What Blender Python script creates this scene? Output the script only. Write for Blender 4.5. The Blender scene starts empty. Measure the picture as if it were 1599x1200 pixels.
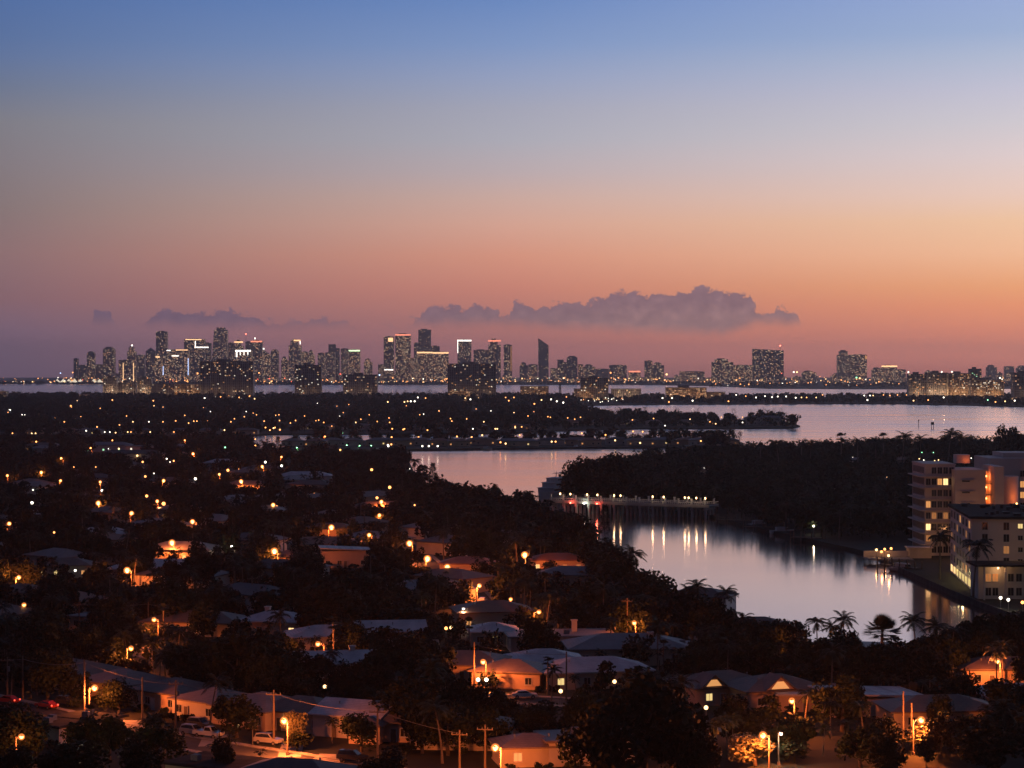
import bpy, bmesh, math, random
import numpy as np
from mathutils import Vector, Matrix

random.seed(11)
HAZE_DENSITY = 4.2e-5
HAZE_TOP, HAZE_END = 300.0, 20500.0
R = math.radians
scene = bpy.context.scene
col = scene.collection

# ------------------------------------------------------------------ camera
CAM_H, FPX = 60.0, 3400.0          # eye height (m); focal length in pixels of a 1599 px wide frame
cam_d = bpy.data.cameras.new('camera')
cam = bpy.data.objects.new('camera', cam_d)
col.objects.link(cam)
cam.location = (0, 0, CAM_H)
cam.rotation_euler = (R(90), 0, 0)
cam_d.sensor_width = 36.0
cam_d.lens = FPX / 1599 * 36.0
cam_d.shift_y = -20 / 1599
cam_d.clip_start = 1.0
cam_d.clip_end = 200000
scene.camera = cam


def at(px, py, z=1.2):
    d = (CAM_H - z) * FPX / (py - 580.0)
    return ((px - 800.0) / FPX * d, d)


def proj(x, y, z):
    return (800 + FPX * x / y, 580 - FPX * (z - CAM_H) / y)


# ------------------------------------------------------------------ colour helpers
def lin(c):
    return tuple((v / 255 / 12.92) if v / 255 <= 0.04045 else ((v / 255 + 0.055) / 1.055) ** 2.4 for v in c)


# ------------------------------------------------------------------ world: dusk sky
world = bpy.data.worlds.new('World')
scene.world = world
world.use_nodes = True
nt = world.node_tree
nt.nodes.clear()
N = nt.nodes.new
LK = nt.links.new


def math_node(tree, op, a, b=None, c=None, clamp=False):
    n = tree.nodes.new('ShaderNodeMath')
    n.operation = op
    n.use_clamp = clamp
    for i, v in enumerate((a, b, c)):
        if v is None:
            continue
        if isinstance(v, (int, float)):
            n.inputs[i].default_value = v
        else:
            tree.links.new(v, n.inputs[i])
    return n.outputs[0]


def map_range(tree, v, a, b, c, d, smooth=False):
    n = tree.nodes.new('ShaderNodeMapRange')
    n.interpolation_type = 'SMOOTHSTEP' if smooth else 'LINEAR'
    n.clamp = True
    tree.links.new(v, n.inputs[0])
    for i, x in enumerate((a, b, c, d)):
        if isinstance(x, (int, float)):
            n.inputs[i + 1].default_value = x
        else:
            tree.links.new(x, n.inputs[i + 1])
    return n.outputs[0]


def mixc(tree, f, a, b, blend='MIX'):
    n = tree.nodes.new('ShaderNodeMix')
    n.data_type = 'RGBA'
    n.blend_type = blend
    for s, v in ((n.inputs[0], f), (n.inputs[6], a), (n.inputs[7], b)):
        if isinstance(v, (int, float)):
            s.default_value = v
        elif isinstance(v, tuple):
            s.default_value = (*v[:3], 1)
        else:
            tree.links.new(v, s)
    return n.outputs[2]


def ramp(tree, fac, stops):
    n = tree.nodes.new('ShaderNodeValToRGB')
    el = n.color_ramp.elements
    while len(el) > 1:
        el.remove(el[-1])
    el[0].position = stops[0][0]
    el[0].color = (*stops[0][1], 1)
    for p, c in stops[1:]:
        e = el.new(p)
        e.color = (*c, 1)
    if fac is not None:
        tree.links.new(fac, n.inputs[0])
    return n.outputs[0]


SKY_L = [(0, (82, 110, 162)), (70, (91, 114, 158)), (100, (98, 117, 156)), (145, (110, 120, 145)), (200, (127, 125, 134)), (260, (131, 122, 128)),
         (330, (134, 117, 118)), (400, (140, 110, 112)), (470, (130, 98, 106)), (520, (113, 91, 108)), (580, (97, 80, 98))]
SKY_M = [(0, (108, 137, 190)), (70, (128, 150, 193)), (120, (148, 159, 190)), (170, (164, 165, 182)), (220, (172, 170, 181)), (270, (186, 169, 172)),
         (310, (202, 168, 158)), (350, (211, 162, 145)), (400, (210, 146, 125)), (450, (196, 129, 114)), (500, (170, 114, 108)), (550, (150, 103, 104)), (580, (132, 95, 98))]
SKY_R = [(0, (152, 170, 212)), (60, (159, 176, 209)), (100, (177, 186, 209)), (150, (195, 193, 210)), (200, (207, 200, 207)), (250, (221, 203, 203)),
         (310, (233, 200, 185)), (350, (238, 194, 160)), (400, (239, 184, 147)), (450, (231, 161, 117)), (480, (225, 146, 110)), (520, (205, 130, 108)), (560, (184, 119, 106)), (580, (166, 108, 100))]

geo = N('ShaderNodeNewGeometry')
vm = N('ShaderNodeVectorMath'); vm.operation = 'SCALE'; vm.inputs[3].default_value = -1.0
LK(geo.outputs['Incoming'], vm.inputs[0])
tc = N('ShaderNodeTexCoord')
sep = N('ShaderNodeSeparateXYZ')
LK(tc.outputs['Generated'], sep.inputs[0])
sx, sy, sz = sep.outputs
hor = math_node(nt, 'SQRT', math_node(nt, 'ADD', math_node(nt, 'MULTIPLY', sx, sx), math_node(nt, 'MULTIPLY', sy, sy)))
hor = math_node(nt, 'MAXIMUM', hor, 1e-4)
telev = math_node(nt, 'DIVIDE', sz, hor)                      # tangent of the elevation
az = math_node(nt, 'ARCTAN2', sx, sy)                         # 0 = straight ahead
fac = math_node(nt, 'MULTIPLY', telev, FPX / 640.0, clamp=True)


INSC_L, INSC_M, INSC_R = (0.06, 0.05, 0.08), (0.115, 0.085, 0.105), (0.14, 0.10, 0.11)


def stops(s, insc):
    # the sky stands behind the evening haze: make it as bright as it must be to arrive here with the colours above
    out = []
    for p, c in reversed(s):
        path = min(HAZE_END, (HAZE_TOP - CAM_H) * FPX / max(580 - p, 1))
        T = math.exp(-HAZE_DENSITY * path)
        out.append(((580 - p) / 640.0, tuple(max(0.003, (v - (1 - T) * i) / T) for v, i in zip(lin(c), insc))))
    return out


cl, cm, cr = (ramp(nt, fac, stops(s, i)) for s, i in ((SKY_L, INSC_L), (SKY_M, INSC_M), (SKY_R, INSC_R)))
f1 = map_range(nt, az, R(-13.2), 0.0, 0.0, 1.0)
f2 = map_range(nt, az, 0.0, R(13.2), 0.0, 1.0)
skyc = mixc(nt, f2, mixc(nt, f1, cl, cm), cr)
# away from the afterglow the sky is darker and bluer
away = map_range(nt, math_node(nt, 'COSINE', math_node(nt, 'SUBTRACT', az, R(22))), 0.90, -0.5, 0.0, 1.0, True)
skyc = mixc(nt, away, skyc, lin((43, 39, 54)))
zen = map_range(nt, telev, 0.165, 0.75, 0.0, 1.0, True)
skyc = mixc(nt, zen, skyc, lin((42, 48, 76)))

# low cloud bank over the skyline (fixed directions, at infinity)
ccx = math_node(nt, 'ADD', math_node(nt, 'MULTIPLY', math_node(nt, 'DIVIDE', sx, math_node(nt, 'MAXIMUM', sy, 0.05)), FPX), 800)
ccy = math_node(nt, 'SUBTRACT', 580, math_node(nt, 'MULTIPLY', math_node(nt, 'DIVIDE', sz, math_node(nt, 'MAXIMUM', sy, 0.05)), FPX))
comb = N('ShaderNodeCombineXYZ')
LK(ccx, comb.inputs[0]); LK(ccy, comb.inputs[1])


def cloud_noise(scale, detail, yst=1.0):
    mp = N('ShaderNodeMapping'); mp.inputs['Scale'].default_value = (scale, scale * yst, 1)
    LK(comb.outputs[0], mp.inputs[0])
    t = N('ShaderNodeTexNoise'); t.inputs['Scale'].default_value = 1.0
    t.inputs['Detail'].default_value = detail
    t.inputs['Roughness'].default_value = 0.55
    LK(mp.outputs[0], t.inputs['Vector'])
    return t.outputs[0]


def curve(v, pts, lo, hi):
    """piecewise-linear function of v (cx) as a grey ramp, returned in the range lo..hi"""
    x0, x1 = pts[0][0], pts[-1][0]
    f = map_range(nt, v, x0, x1, 0.0, 1.0)
    st = [((x - x0) / (x1 - x0), ((y - lo) / (hi - lo),) * 3) for x, y in pts]
    c = ramp(nt, f, st)
    return math_node(nt, 'ADD', math_node(nt, 'MULTIPLY', c, hi - lo), lo)


n_big = math_node(nt, 'SUBTRACT', cloud_noise(0.045, 5, 1.2), 0.5)
n_fine = math_node(nt, 'SUBTRACT', cloud_noise(0.12, 4), 0.5)
wob = math_node(nt, 'ADD', math_node(nt, 'MULTIPLY', n_big, 50), math_node(nt, 'MULTIPLY', n_fine, 22))
top = curve(ccx, [(100, 520), (138, 520), (148, 490), (172, 488), (185, 520), (216, 520), (235, 491), (275, 483), (300, 490), (350, 484), (385, 490), (425, 502), (465, 505), (500, 497), (535, 503), (560, 512),
                  (640, 506), (668, 482), (705, 476), (730, 484), (745, 474), (795, 494), (806, 472), (845, 480), (880, 474), (915, 474), (960, 456), (1000, 457), (1040, 460), (1095, 451), (1135, 454)], 440, 530)
top2 = curve(ccx, [(1100, 451), (1150, 457), (1172, 458), (1178, 478), (1195, 494), (1215, 482), (1228, 482), (1247, 495), (1256, 525), (1300, 530)], 440, 530)
sel = math_node(nt, 'GREATER_THAN', ccx, 1130)
topm = math_node(nt, 'ADD', math_node(nt, 'MULTIPLY', top, math_node(nt, 'SUBTRACT', 1, sel)), math_node(nt, 'MULTIPLY', top2, sel))
above = math_node(nt, 'SUBTRACT', math_node(nt, 'ADD', ccy, wob), topm)          # > 0 inside the cloud
m_top = map_range(nt, above, -2.5, 4.0, 0.0, 1.0, True)
bot = curve(ccx, [(100, 496), (200, 500), (400, 506), (640, 502), (800, 500), (830, 503), (1000, 512), (1130, 516), (1180, 500), (1260, 500)], 440, 530)
m_bot = map_range(nt, math_node(nt, 'SUBTRACT', math_node(nt, 'ADD', ccy, math_node(nt, 'MULTIPLY', n_big, 14)), bot), -8.0, 16.0, 1.0, 0.0, True)
m_in = math_node(nt, 'MULTIPLY', m_top, m_bot)
m_in = math_node(nt, 'MULTIPLY', m_in, map_range(nt, sy, 0.2, 0.4, 0.0, 1.0))
m_in = math_node(nt, 'MULTIPLY', m_in, map_range(nt, ccx, 132, 145, 0.0, 1.0))
m_in = math_node(nt, 'MULTIPLY', m_in, map_range(nt, ccx, 1248, 1258, 1.0, 0.0))
m_in = math_node(nt, 'MULTIPLY', m_in, map_range(nt, ccx, 450, 800, 0.78, 0.93))
cshade = math_node(nt, 'ADD', 0.92, math_node(nt, 'MULTIPLY', n_big, 0.5))
cfine = math_node(nt, 'ADD', math_node(nt, 'MULTIPLY', n_big, 0.9), math_node(nt, 'MULTIPLY', n_fine, 0.7))
clow = map_range(nt, math_node(nt, 'ADD', ccy, math_node(nt, 'MULTIPLY', cfine, 60)), 455, 520, 0.0, 1.0, True)
ccol = mixc(nt, clow, mixc(nt, map_range(nt, ccx, 300, 1000, 0.0, 1.0), lin((106, 92, 120)), lin((143, 114, 126))), mixc(nt, map_range(nt, ccx, 300, 1000, 0.0, 1.0), lin((118, 99, 122)), lin((170, 132, 132))))
skyc = mixc(nt, m_in, skyc, mixc(nt, 1.0, ccol, cshade, 'MULTIPLY'))
below = map_range(nt, telev, -0.02, 0.0, 0.0, 1.0)
skyc = mixc(nt, below, lin((110, 85, 95)), skyc)
bg = N('ShaderNodeBackground')
LK(skyc, bg.inputs[0])
bg.inputs[1].default_value = 1.0
wo = N('ShaderNodeOutputWorld')
LK(bg.outputs[0], wo.inputs[0])
world.cycles.sampling_method = 'MANUAL'
world.cycles.sample_map_resolution = 512

# the sun has just set past the right edge: only a trace of warm directional glow is left
sun_d = bpy.data.lights.new('sun', 'SUN')
sun_d.energy = 0.05
sun_d.angle = R(20)
sun_d.color = (1.0, 0.62, 0.42)
sun = bpy.data.objects.new('sun', sun_d)
col.objects.link(sun)
sun.rotation_euler = (R(87), 0, R(180 - 22))     # shines from ahead-right, 3 degrees up

scene.view_settings.view_transform = 'Standard'
scene.view_settings.look = 'None'
scene.view_settings.exposure = 0.0
scene.view_settings.gamma = 1.0
cy = scene.cycles
cy.use_denoising = True
cy.max_bounces = 4
cy.diffuse_bounces = 1
cy.glossy_bounces = 2
cy.transmission_bounces = 2
cy.volume_bounces = 0
cy.transparent_max_bounces = 8
cy.sample_clamp_indirect = 1.5
cy.use_light_tree = True
cy.caustics_reflective = False
cy.caustics_refractive = False


# ------------------------------------------------------------------ materials
def mat(name):
    m = bpy.data.materials.new(name)
    m.use_nodes = True
    return m, m.node_tree, m.node_tree.nodes['Principled BSDF']


def noise_mat(name, c1, c2, scale=1.0, rough=0.8, bump=0.0, detail=4, per_object=0.0, coord='Object', stretch=(1, 1, 1), spec=0.3):
    m, t, b = mat(name)
    tcn = t.nodes.new('ShaderNodeTexCoord')
    mp = t.nodes.new('ShaderNodeMapping'); mp.inputs['Scale'].default_value = stretch
    t.links.new(tcn.outputs[coord], mp.inputs[0])
    nz = t.nodes.new('ShaderNodeTexNoise')
    nz.inputs['Scale'].default_value = scale
    nz.inputs['Detail'].default_value = detail
    t.links.new(mp.outputs[0], nz.inputs['Vector'])
    c = mixc(t, map_range(t, nz.outputs[0], 0.3, 0.7, 0.0, 1.0), c1, c2)
    if per_object:
        oi = t.nodes.new('ShaderNodeObjectInfo')
        v = map_range(t, oi.outputs['Random'], 0, 1, 1 - per_object, 1 + per_object)
        cb = t.nodes.new('ShaderNodeCombineColor')
        for i in range(3):
            t.links.new(v, cb.inputs[i])
        c = mixc(t, 1.0, c, cb.outputs[0], 'MULTIPLY')
    t.links.new(c, b.inputs['Base Color'])
    b.inputs['Roughness'].default_value = rough
    b.inputs['Specular IOR Level'].default_value = spec
    if bump:
        bn = t.nodes.new('ShaderNodeBump'); bn.inputs['Strength'].default_value = bump
        t.links.new(nz.outputs[0], bn.inputs['Height'])
        t.links.new(bn.outputs[0], b.inputs['Normal'])
    return m


def glow(name, c, strength, sample=False):
    m, t, b = mat(name)
    b.inputs['Base Color'].default_value = (*[min(1, v) * 0.6 for v in c], 1)
    b.inputs['Emission Color'].default_value = (*c, 1)
    b.inputs['Emission Strength'].default_value = strength
    m.cycles.emission_sampling = 'AUTO' if sample else 'NONE'
    return m


def tile_mat(name, c1, c2, rows=0.45):
    m, t, b = mat(name)
    tcn = t.nodes.new('ShaderNodeTexCoord')
    nz = t.nodes.new('ShaderNodeTexNoise'); nz.inputs['Scale'].default_value = 0.35; nz.inputs['Detail'].default_value = 6
    t.links.new(tcn.outputs['Object'], nz.inputs['Vector'])
    n2 = t.nodes.new('ShaderNodeTexNoise'); n2.inputs['Scale'].default_value = 2.2; n2.inputs['Detail'].default_value = 3
    t.links.new(tcn.outputs['Object'], n2.inputs['Vector'])
    f = math_node(t, 'ADD', math_node(t, 'MULTIPLY', nz.outputs[0], 0.65), math_node(t, 'MULTIPLY', n2.outputs[0], 0.35))
    c = mixc(t, map_range(t, f, 0.33, 0.67, 0, 1), c1, c2)
    sp = t.nodes.new('ShaderNodeSeparateXYZ'); t.links.new(tcn.outputs['Object'], sp.inputs[0])
    row = math_node(t, 'FRACT', math_node(t, 'MULTIPLY', sp.outputs[2], 1 / (rows * 0.4)))
    c = mixc(t, math_node(t, 'MULTIPLY', math_node(t, 'LESS_THAN', row, 0.22), 0.35), c, tuple(v * 0.5 for v in c1))
    t.links.new(c, b.inputs['Base Color'])
    b.inputs['Roughness'].default_value = 0.6
    bn = t.nodes.new('ShaderNodeBump'); bn.inputs['Strength'].default_value = 0.4
    t.links.new(row, bn.inputs['Height']); t.links.new(bn.outputs[0], b.inputs['Normal'])
    return m


M = {}
M['leaf'] = noise_mat('leaf', (0.008, 0.014, 0.006), (0.024, 0.034, 0.013), 0.6, 0.75, per_object=0.35, spec=0.15)
M['palm_leaf'] = noise_mat('palm_leaf', (0.014, 0.022, 0.010), (0.03, 0.04, 0.017), 0.8, 0.6, per_object=0.3, spec=0.25)
M['bark'] = noise_mat('bark', (0.05, 0.04, 0.032), (0.11, 0.09, 0.075), 3.0, 0.9, 0.3)
M['palm_bark'] = noise_mat('palm_bark', (0.10, 0.085, 0.07), (0.17, 0.15, 0.125), 4.0, 0.9, 0.3, stretch=(1, 1, 4))
M['ground'] = noise_mat('ground', (0.014, 0.019, 0.010), (0.04, 0.038, 0.024), 0.06, 0.95, detail=8)
M['road'] = noise_mat('road', (0.04, 0.04, 0.042), (0.065, 0.062, 0.06), 0.4, 0.85, detail=6)
M['walk'] = noise_mat('walk', (0.26, 0.25, 0.23), (0.36, 0.34, 0.32), 0.5, 0.9, detail=6)
M['concrete'] = noise_mat('concrete', (0.22, 0.21, 0.20), (0.36, 0.35, 0.33), 0.35, 0.85, detail=6)
M['white'] = noise_mat('white_paint', (0.62, 0.60, 0.58), (0.78, 0.76, 0.73), 0.25, 0.7, detail=6)
M['cream'] = noise_mat('cream_stucco', (0.46, 0.40, 0.31), (0.58, 0.51, 0.41), 0.3, 0.85, detail=6)
M['peach'] = noise_mat('peach_stucco', (0.50, 0.37, 0.28), (0.62, 0.47, 0.36), 0.3, 0.85, detail=6)
M['stucco'] = noise_mat('pale_stucco', (0.55, 0.50, 0.45), (0.68, 0.63, 0.57), 0.3, 0.85, detail=6)
M['trim'] = noise_mat('trim', (0.5, 0.48, 0.45), (0.62, 0.6, 0.57), 1.0, 0.7)
M['wood'] = noise_mat('wood', (0.10, 0.075, 0.055), (0.19, 0.15, 0.115), 2.0, 0.85, 0.2, stretch=(6, 6, 0.6))
M['metal'] = noise_mat('grey_metal', (0.16, 0.16, 0.17), (0.24, 0.24, 0.25), 3.0, 0.55)
M['dark'] = noise_mat('dark_metal', (0.02, 0.02, 0.022), (0.04, 0.04, 0.042), 3.0, 0.6)
M['rubber'] = noise_mat('rubber', (0.012, 0.012, 0.012), (0.025, 0.025, 0.025), 5.0, 0.8)
M['roof_white'] = tile_mat('white_roof', (0.42, 0.40, 0.40), (0.70, 0.68, 0.67))
M['apartment_wall'] = noise_mat('apartment_wall', (0.60, 0.52, 0.46), (0.74, 0.65, 0.58), 0.12, 0.8, detail=8)
M['roof_grey'] = tile_mat('grey_roof', (0.17, 0.165, 0.165), (0.27, 0.26, 0.26))
M['roof_brown'] = tile_mat('brown_roof', (0.10, 0.075, 0.058), (0.20, 0.145, 0.11))
M['roof_mauve'] = tile_mat('faded_roof', (0.19, 0.145, 0.12), (0.30, 0.235, 0.20))
M['globe'] = bpy.data.materials.new('lamp_halo')  # half-transparent emissive shell, imitates the glow round a street lamp
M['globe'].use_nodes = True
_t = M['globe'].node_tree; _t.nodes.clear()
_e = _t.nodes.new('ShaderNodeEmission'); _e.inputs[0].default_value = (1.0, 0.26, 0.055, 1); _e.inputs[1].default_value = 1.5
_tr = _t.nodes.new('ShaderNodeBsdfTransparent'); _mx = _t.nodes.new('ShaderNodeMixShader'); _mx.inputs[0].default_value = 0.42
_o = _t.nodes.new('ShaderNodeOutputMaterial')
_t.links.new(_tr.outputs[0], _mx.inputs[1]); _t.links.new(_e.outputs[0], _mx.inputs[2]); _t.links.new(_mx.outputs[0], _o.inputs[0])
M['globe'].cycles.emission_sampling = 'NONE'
M['leaf_lamplit'] = noise_mat('lamplit_leaf', (0.07, 0.075, 0.035), (0.16, 0.15, 0.08), 0.9, 0.65, per_object=0.2)  # brighter leaf for lamp-lit trees only, part of the lamplight is in the colour
M['quay'] = noise_mat('old_concrete', (0.07, 0.066, 0.062), (0.13, 0.125, 0.12), 0.35, 0.95, detail=6, spec=0.05)
M['roof_flat'] = noise_mat('flat_roof', (0.03, 0.028, 0.028), (0.06, 0.055, 0.055), 0.4, 0.95, spec=0.05)
M['bead_o'] = glow('orange_bulb', (1.0, 0.36, 0.10), 4.0)
M['bead_w'] = glow('white_bulb', (1.0, 0.90, 0.72), 3.6)
M['bead_y'] = glow('yellow_bulb', (1.0, 0.58, 0.24), 3.8)
M['bead_g'] = glow('green_bulb', (0.35, 1.0, 0.5), 3.0)
M['bead_r'] = glow('red_bulb', (1.0, 0.1, 0.05), 4.0)
M['bead_b'] = glow('blue_bulb', (0.45, 0.62, 1.0), 5.0)
M['roof_dark'] = tile_mat('dark_roof', (0.05, 0.045, 0.045), (0.10, 0.09, 0.085))
M['roof_rust'] = tile_mat('rust_roof', (0.20, 0.085, 0.05), (0.32, 0.15, 0.09))


def glass_mat(name, c, rough=0.12):
    m, t, b = mat(name)
    nz = t.nodes.new('ShaderNodeTexNoise'); nz.inputs['Scale'].default_value = 1.2
    tcn = t.nodes.new('ShaderNodeTexCoord'); t.links.new(tcn.outputs['Object'], nz.inputs['Vector'])
    t.links.new(mixc(t, nz.outputs[0], tuple(v * 0.6 for v in c), tuple(v * 1.4 for v in c)), b.inputs['Base Color'])
    b.inputs['Roughness'].default_value = rough
    b.inputs['Specular IOR Level'].default_value = 0.6
    return m


M['pane'] = glass_mat('dark_pane', (0.02, 0.022, 0.026))
M['lit'] = glow('lit_window', (1.0, 0.44, 0.14), 0.7)
M['lit_bright'] = glow('bright_window', (1.0, 0.62, 0.26), 1.8)
M['lit_dim'] = glow('dim_window', (1.0, 0.42, 0.14), 0.28)
M['lit_yellow'] = glow('yellow_window', (1.0, 0.72, 0.28), 0.9)
M['lit_white'] = glow('white_window', (1.0, 0.90, 0.70), 1.3)
M['lit_green'] = glow('green_window', (0.45, 1.0, 0.55), 1.2)
M['lens'] = glow('sodium_lens', (1.0, 0.44, 0.12), 11.0)
M['lens_warm'] = glow('warm_lens', (1.0, 0.62, 0.30), 4.5)
M['lens_white'] = glow('white_lens', (1.0, 0.93, 0.78), 9.0)
M['lens_green'] = glow('green_lens', (0.35, 1.0, 0.5), 14.0)
M['lens_red'] = glow('red_lens', (1.0, 0.10, 0.06), 14.0)
M['lens_blue'] = glow('blue_lens', (0.45, 0.62, 1.0), 14.0)


# ------------------------------------------------------------------ mesh helpers
class MB:
    """collects boxes, tubes and prisms, then links them as ONE mesh object"""

    def __init__(s):
        s.v, s.f, s.mi = [], [], []

    def add(s, vs, fs, mi=0):
        o = len(s.v)
        s.v += [tuple(v) for v in vs]
        s.f += [tuple(i + o for i in f) for f in fs]
        s.mi += [mi] * len(fs)
        return s

    def box(s, x0, x1, y0, y1, z0, z1, mi=0):
        vs = [(x0, y0, z0), (x1, y0, z0), (x1, y1, z0), (x0, y1, z0), (x0, y0, z1), (x1, y0, z1), (x1, y1, z1), (x0, y1, z1)]
        return s.add(vs, [(3, 2, 1, 0), (4, 5, 6, 7), (0, 1, 5, 4), (1, 2, 6, 5), (2, 3, 7, 6), (3, 0, 4, 7)], mi)

    def prism(s, pts, z0, z1, mi=0, cap=True):
        n = len(pts)
        area = sum(pts[i][0] * pts[(i + 1) % n][1] - pts[(i + 1) % n][0] * pts[i][1] for i in range(n))
        if area < 0:
            pts = pts[::-1]
        zt = z1 if callable(z1) else (lambda x, y: z1)
        vs = [(x, y, z0) for x, y in pts] + [(x, y, zt(x, y)) for x, y in pts]
        fs = [(i, (i + 1) % n, (i + 1) % n + n, i + n) for i in range(n)]
        if cap:
            fs += [tuple(range(n, 2 * n)), tuple(range(n))[::-1]]
        return s.add(vs, fs, mi)

    def tube(s, pts, rad, n=8, mi=0, cap=True):
        pts = [Vector(p) for p in pts]
        rad = rad if isinstance(rad, (list, tuple)) else [rad] * len(pts)
        vs, fs = [], []
        for i, p in enumerate(pts):
            d = (pts[min(i + 1, len(pts) - 1)] - pts[max(i - 1, 0)]).normalized()
            a = d.orthogonal().normalized() if abs(d.z) < 0.98 else Vector((1, 0, 0))
            a = (a - d * a.dot(d)).normalized()
            b = d.cross(a)
            for k in range(n):
                t = 2 * math.pi * k / n
                vs.append(p + (a * math.cos(t) + b * math.sin(t)) * rad[i])
        for i in range(len(pts) - 1):
            for k in range(n):
                fs.append((i * n + k, i * n + (k + 1) % n, (i + 1) * n + (k + 1) % n, (i + 1) * n + k))
        if cap:
            fs += [tuple(range(n))[::-1], tuple(range((len(pts) - 1) * n, len(pts) * n))]
        return s.add(vs, fs, mi)

    def ball(s, c, r, nu=10, nv=7, mi=0):
        rx, ry, rz = r if isinstance(r, tuple) else (r, r, r)
        vs = [(c[0], c[1], c[2] - rz)]
        for j in range(1, nv):
            t = math.pi * j / nv
            for i in range(nu):
                u = 2 * math.pi * i / nu
                vs.append((c[0] + rx * math.sin(t) * math.cos(u), c[1] + ry * math.sin(t) * math.sin(u), c[2] - rz * math.cos(t)))
        vs.append((c[0], c[1], c[2] + rz))
        fs = [(0, 1 + (i + 1) % nu, 1 + i) for i in range(nu)]
        for j in range(nv - 2):
            for i in range(nu):
                a = 1 + j * nu
                fs.append((a + i, a + (i + 1) % nu, a + nu + (i + 1) % nu, a + nu + i))
        a = 1 + (nv - 2) * nu
        fs += [(a + i, a + (i + 1) % nu, len(vs) - 1) for i in range(nu)]
        return s.add(vs, fs, mi)

    def mesh(s, name, mats):
        me = bpy.data.meshes.new(name)
        me.from_pydata(s.v, [], s.f)
        for m in (mats if isinstance(mats, (list, tuple)) else [mats]):
            me.materials.append(m)
        me.polygons.foreach_set('material_index', s.mi)
        me.update()
        return me

    def build(s, name, mats, parent=None, loc=None, rz=0.0, smooth=False):
        me = s.mesh(name, mats)
        if smooth:
            me.polygons.foreach_set('use_smooth', [True] * len(me.polygons))
        return link(name, me, parent, loc, rz)


def link(name, me, parent=None, loc=None, rz=0.0):
    o = bpy.data.objects.new(name, me)
    col.objects.link(o)
    o.parent = parent
    if loc is not None:
        o.location = loc
    if rz:
        o.rotation_euler = (0, 0, rz)
    return o


def empty(name, loc, label, cat, rz=0.0, group=None):
    o = link(name, None, None, loc, rz)
    o.empty_display_size = 0.5
    return tag(o, label, cat, group)


def tag(o, label, cat, group=None):
    o['label'] = label
    o['category'] = cat
    if group:
        o['group'] = group
    return o


def kind(o, k):
    o['kind'] = k
    return o


KIDS = {}


def copy_tree(o, parent=None):
    """copy of a thing with copies of its parts and sub-parts"""
    c = o.copy()
    col.objects.link(c)
    c.parent = parent
    for ch in KIDS.setdefault(o.name, list(o.children)):
        copy_tree(ch, c)
    return c


def np_mesh(name, V, F, mats, mi=None):
    V = np.asarray(V, dtype=np.float32); F = np.asarray(F, dtype=np.int32)
    me = bpy.data.meshes.new(name)
    k = F.shape[1]
    me.vertices.add(len(V)); me.vertices.foreach_set('co', V.ravel())
    me.loops.add(F.size); me.loops.foreach_set('vertex_index', F.ravel())
    me.polygons.add(len(F)); me.polygons.foreach_set('loop_start', np.arange(0, F.size, k, dtype=np.int32))
    for m in (mats if isinstance(mats, (list, tuple)) else [mats]):
        me.materials.append(m)
    if mi is not None:
        me.polygons.foreach_set('material_index', np.asarray(mi, dtype=np.int32))
    me.update(calc_edges=True)
    return me


# ------------------------------------------------------------------ the setting: water and land
def inside(poly, x, y):
    c = False
    n = len(poly)
    j = n - 1
    for i in range(n):
        xi, yi = poly[i]; xj, yj = poly[j]
        if (yi > y) != (yj > y) and x < (xj - xi) * (y - yi) / (yj - yi) + xi:
            c = not c
        j = i
    return c


def wmat():
    m, t, b = mat('water')
    g = t.nodes.new('ShaderNodeNewGeometry')
    sp = t.nodes.new('ShaderNodeSeparateXYZ'); t.links.new(g.outputs['Position'], sp.inputs[0])

    def nz(scale, st, detail=3):
        mp = t.nodes.new('ShaderNodeMapping'); mp.inputs['Scale'].default_value = st
        t.links.new(g.outputs['Position'], mp.inputs[0])
        n = t.nodes.new('ShaderNodeTexNoise'); n.inputs['Scale'].default_value = scale; n.inputs['Detail'].default_value = detail
        t.links.new(mp.outputs[0], n.inputs['Vector'])
        return n.outputs[0]
    patches = nz(0.006, (0.5, 1.6, 1), 4)          # wind lanes: calm and ruffled strips
    lanes = nz(0.012, (0.25, 2.2, 1), 3)
    far = map_range(t, sp.outputs[1], 700, 2600, 0.0, 1.0, True)
    rough_near = map_range(t, patches, 0.35, 0.7, 0.085, 0.12)
    rough_far = map_range(t, lanes, 0.35, 0.65, 0.13, 0.26)
    r = math_node(t, 'ADD', math_node(t, 'MULTIPLY', rough_near, math_node(t, 'SUBTRACT', 1, far)), math_node(t, 'MULTIPLY', rough_far, far))
    gl = t.nodes.new('ShaderNodeBsdfGlossy'); gl.distribution = 'MULTI_GGX'
    gl.inputs['Color'].default_value = (1.0, 0.87, 0.83, 1)
    t.links.new(r, gl.inputs['Roughness'])
    bn = t.nodes.new('ShaderNodeBump'); bn.inputs['Strength'].default_value = 0.02; bn.inputs['Distance'].default_value = 0.5
    t.links.new(nz(0.25, (1, 1.0, 1), 2), bn.inputs['Height'])
    t.links.new(bn.outputs[0], gl.inputs['Normal'])
    df = t.nodes.new('ShaderNodeBsdfDiffuse'); df.inputs['Color'].default_value = (0.012, 0.016, 0.022, 1)
    fr = t.nodes.new('ShaderNodeLayerWeight'); fr.inputs[0].default_value = 0.30
    mx = t.nodes.new('ShaderNodeMixShader')
    t.links.new(map_range(t, fr.outputs['Facing'], 0.0, 0.88, 0.10, 0.98), mx.inputs[0])
    t.links.new(df.outputs[0], mx.inputs[1]); t.links.new(gl.outputs[0], mx.inputs[2])
    t.links.new(mx.outputs[0], t.nodes['Material Output'].inputs[0])
    return m


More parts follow.
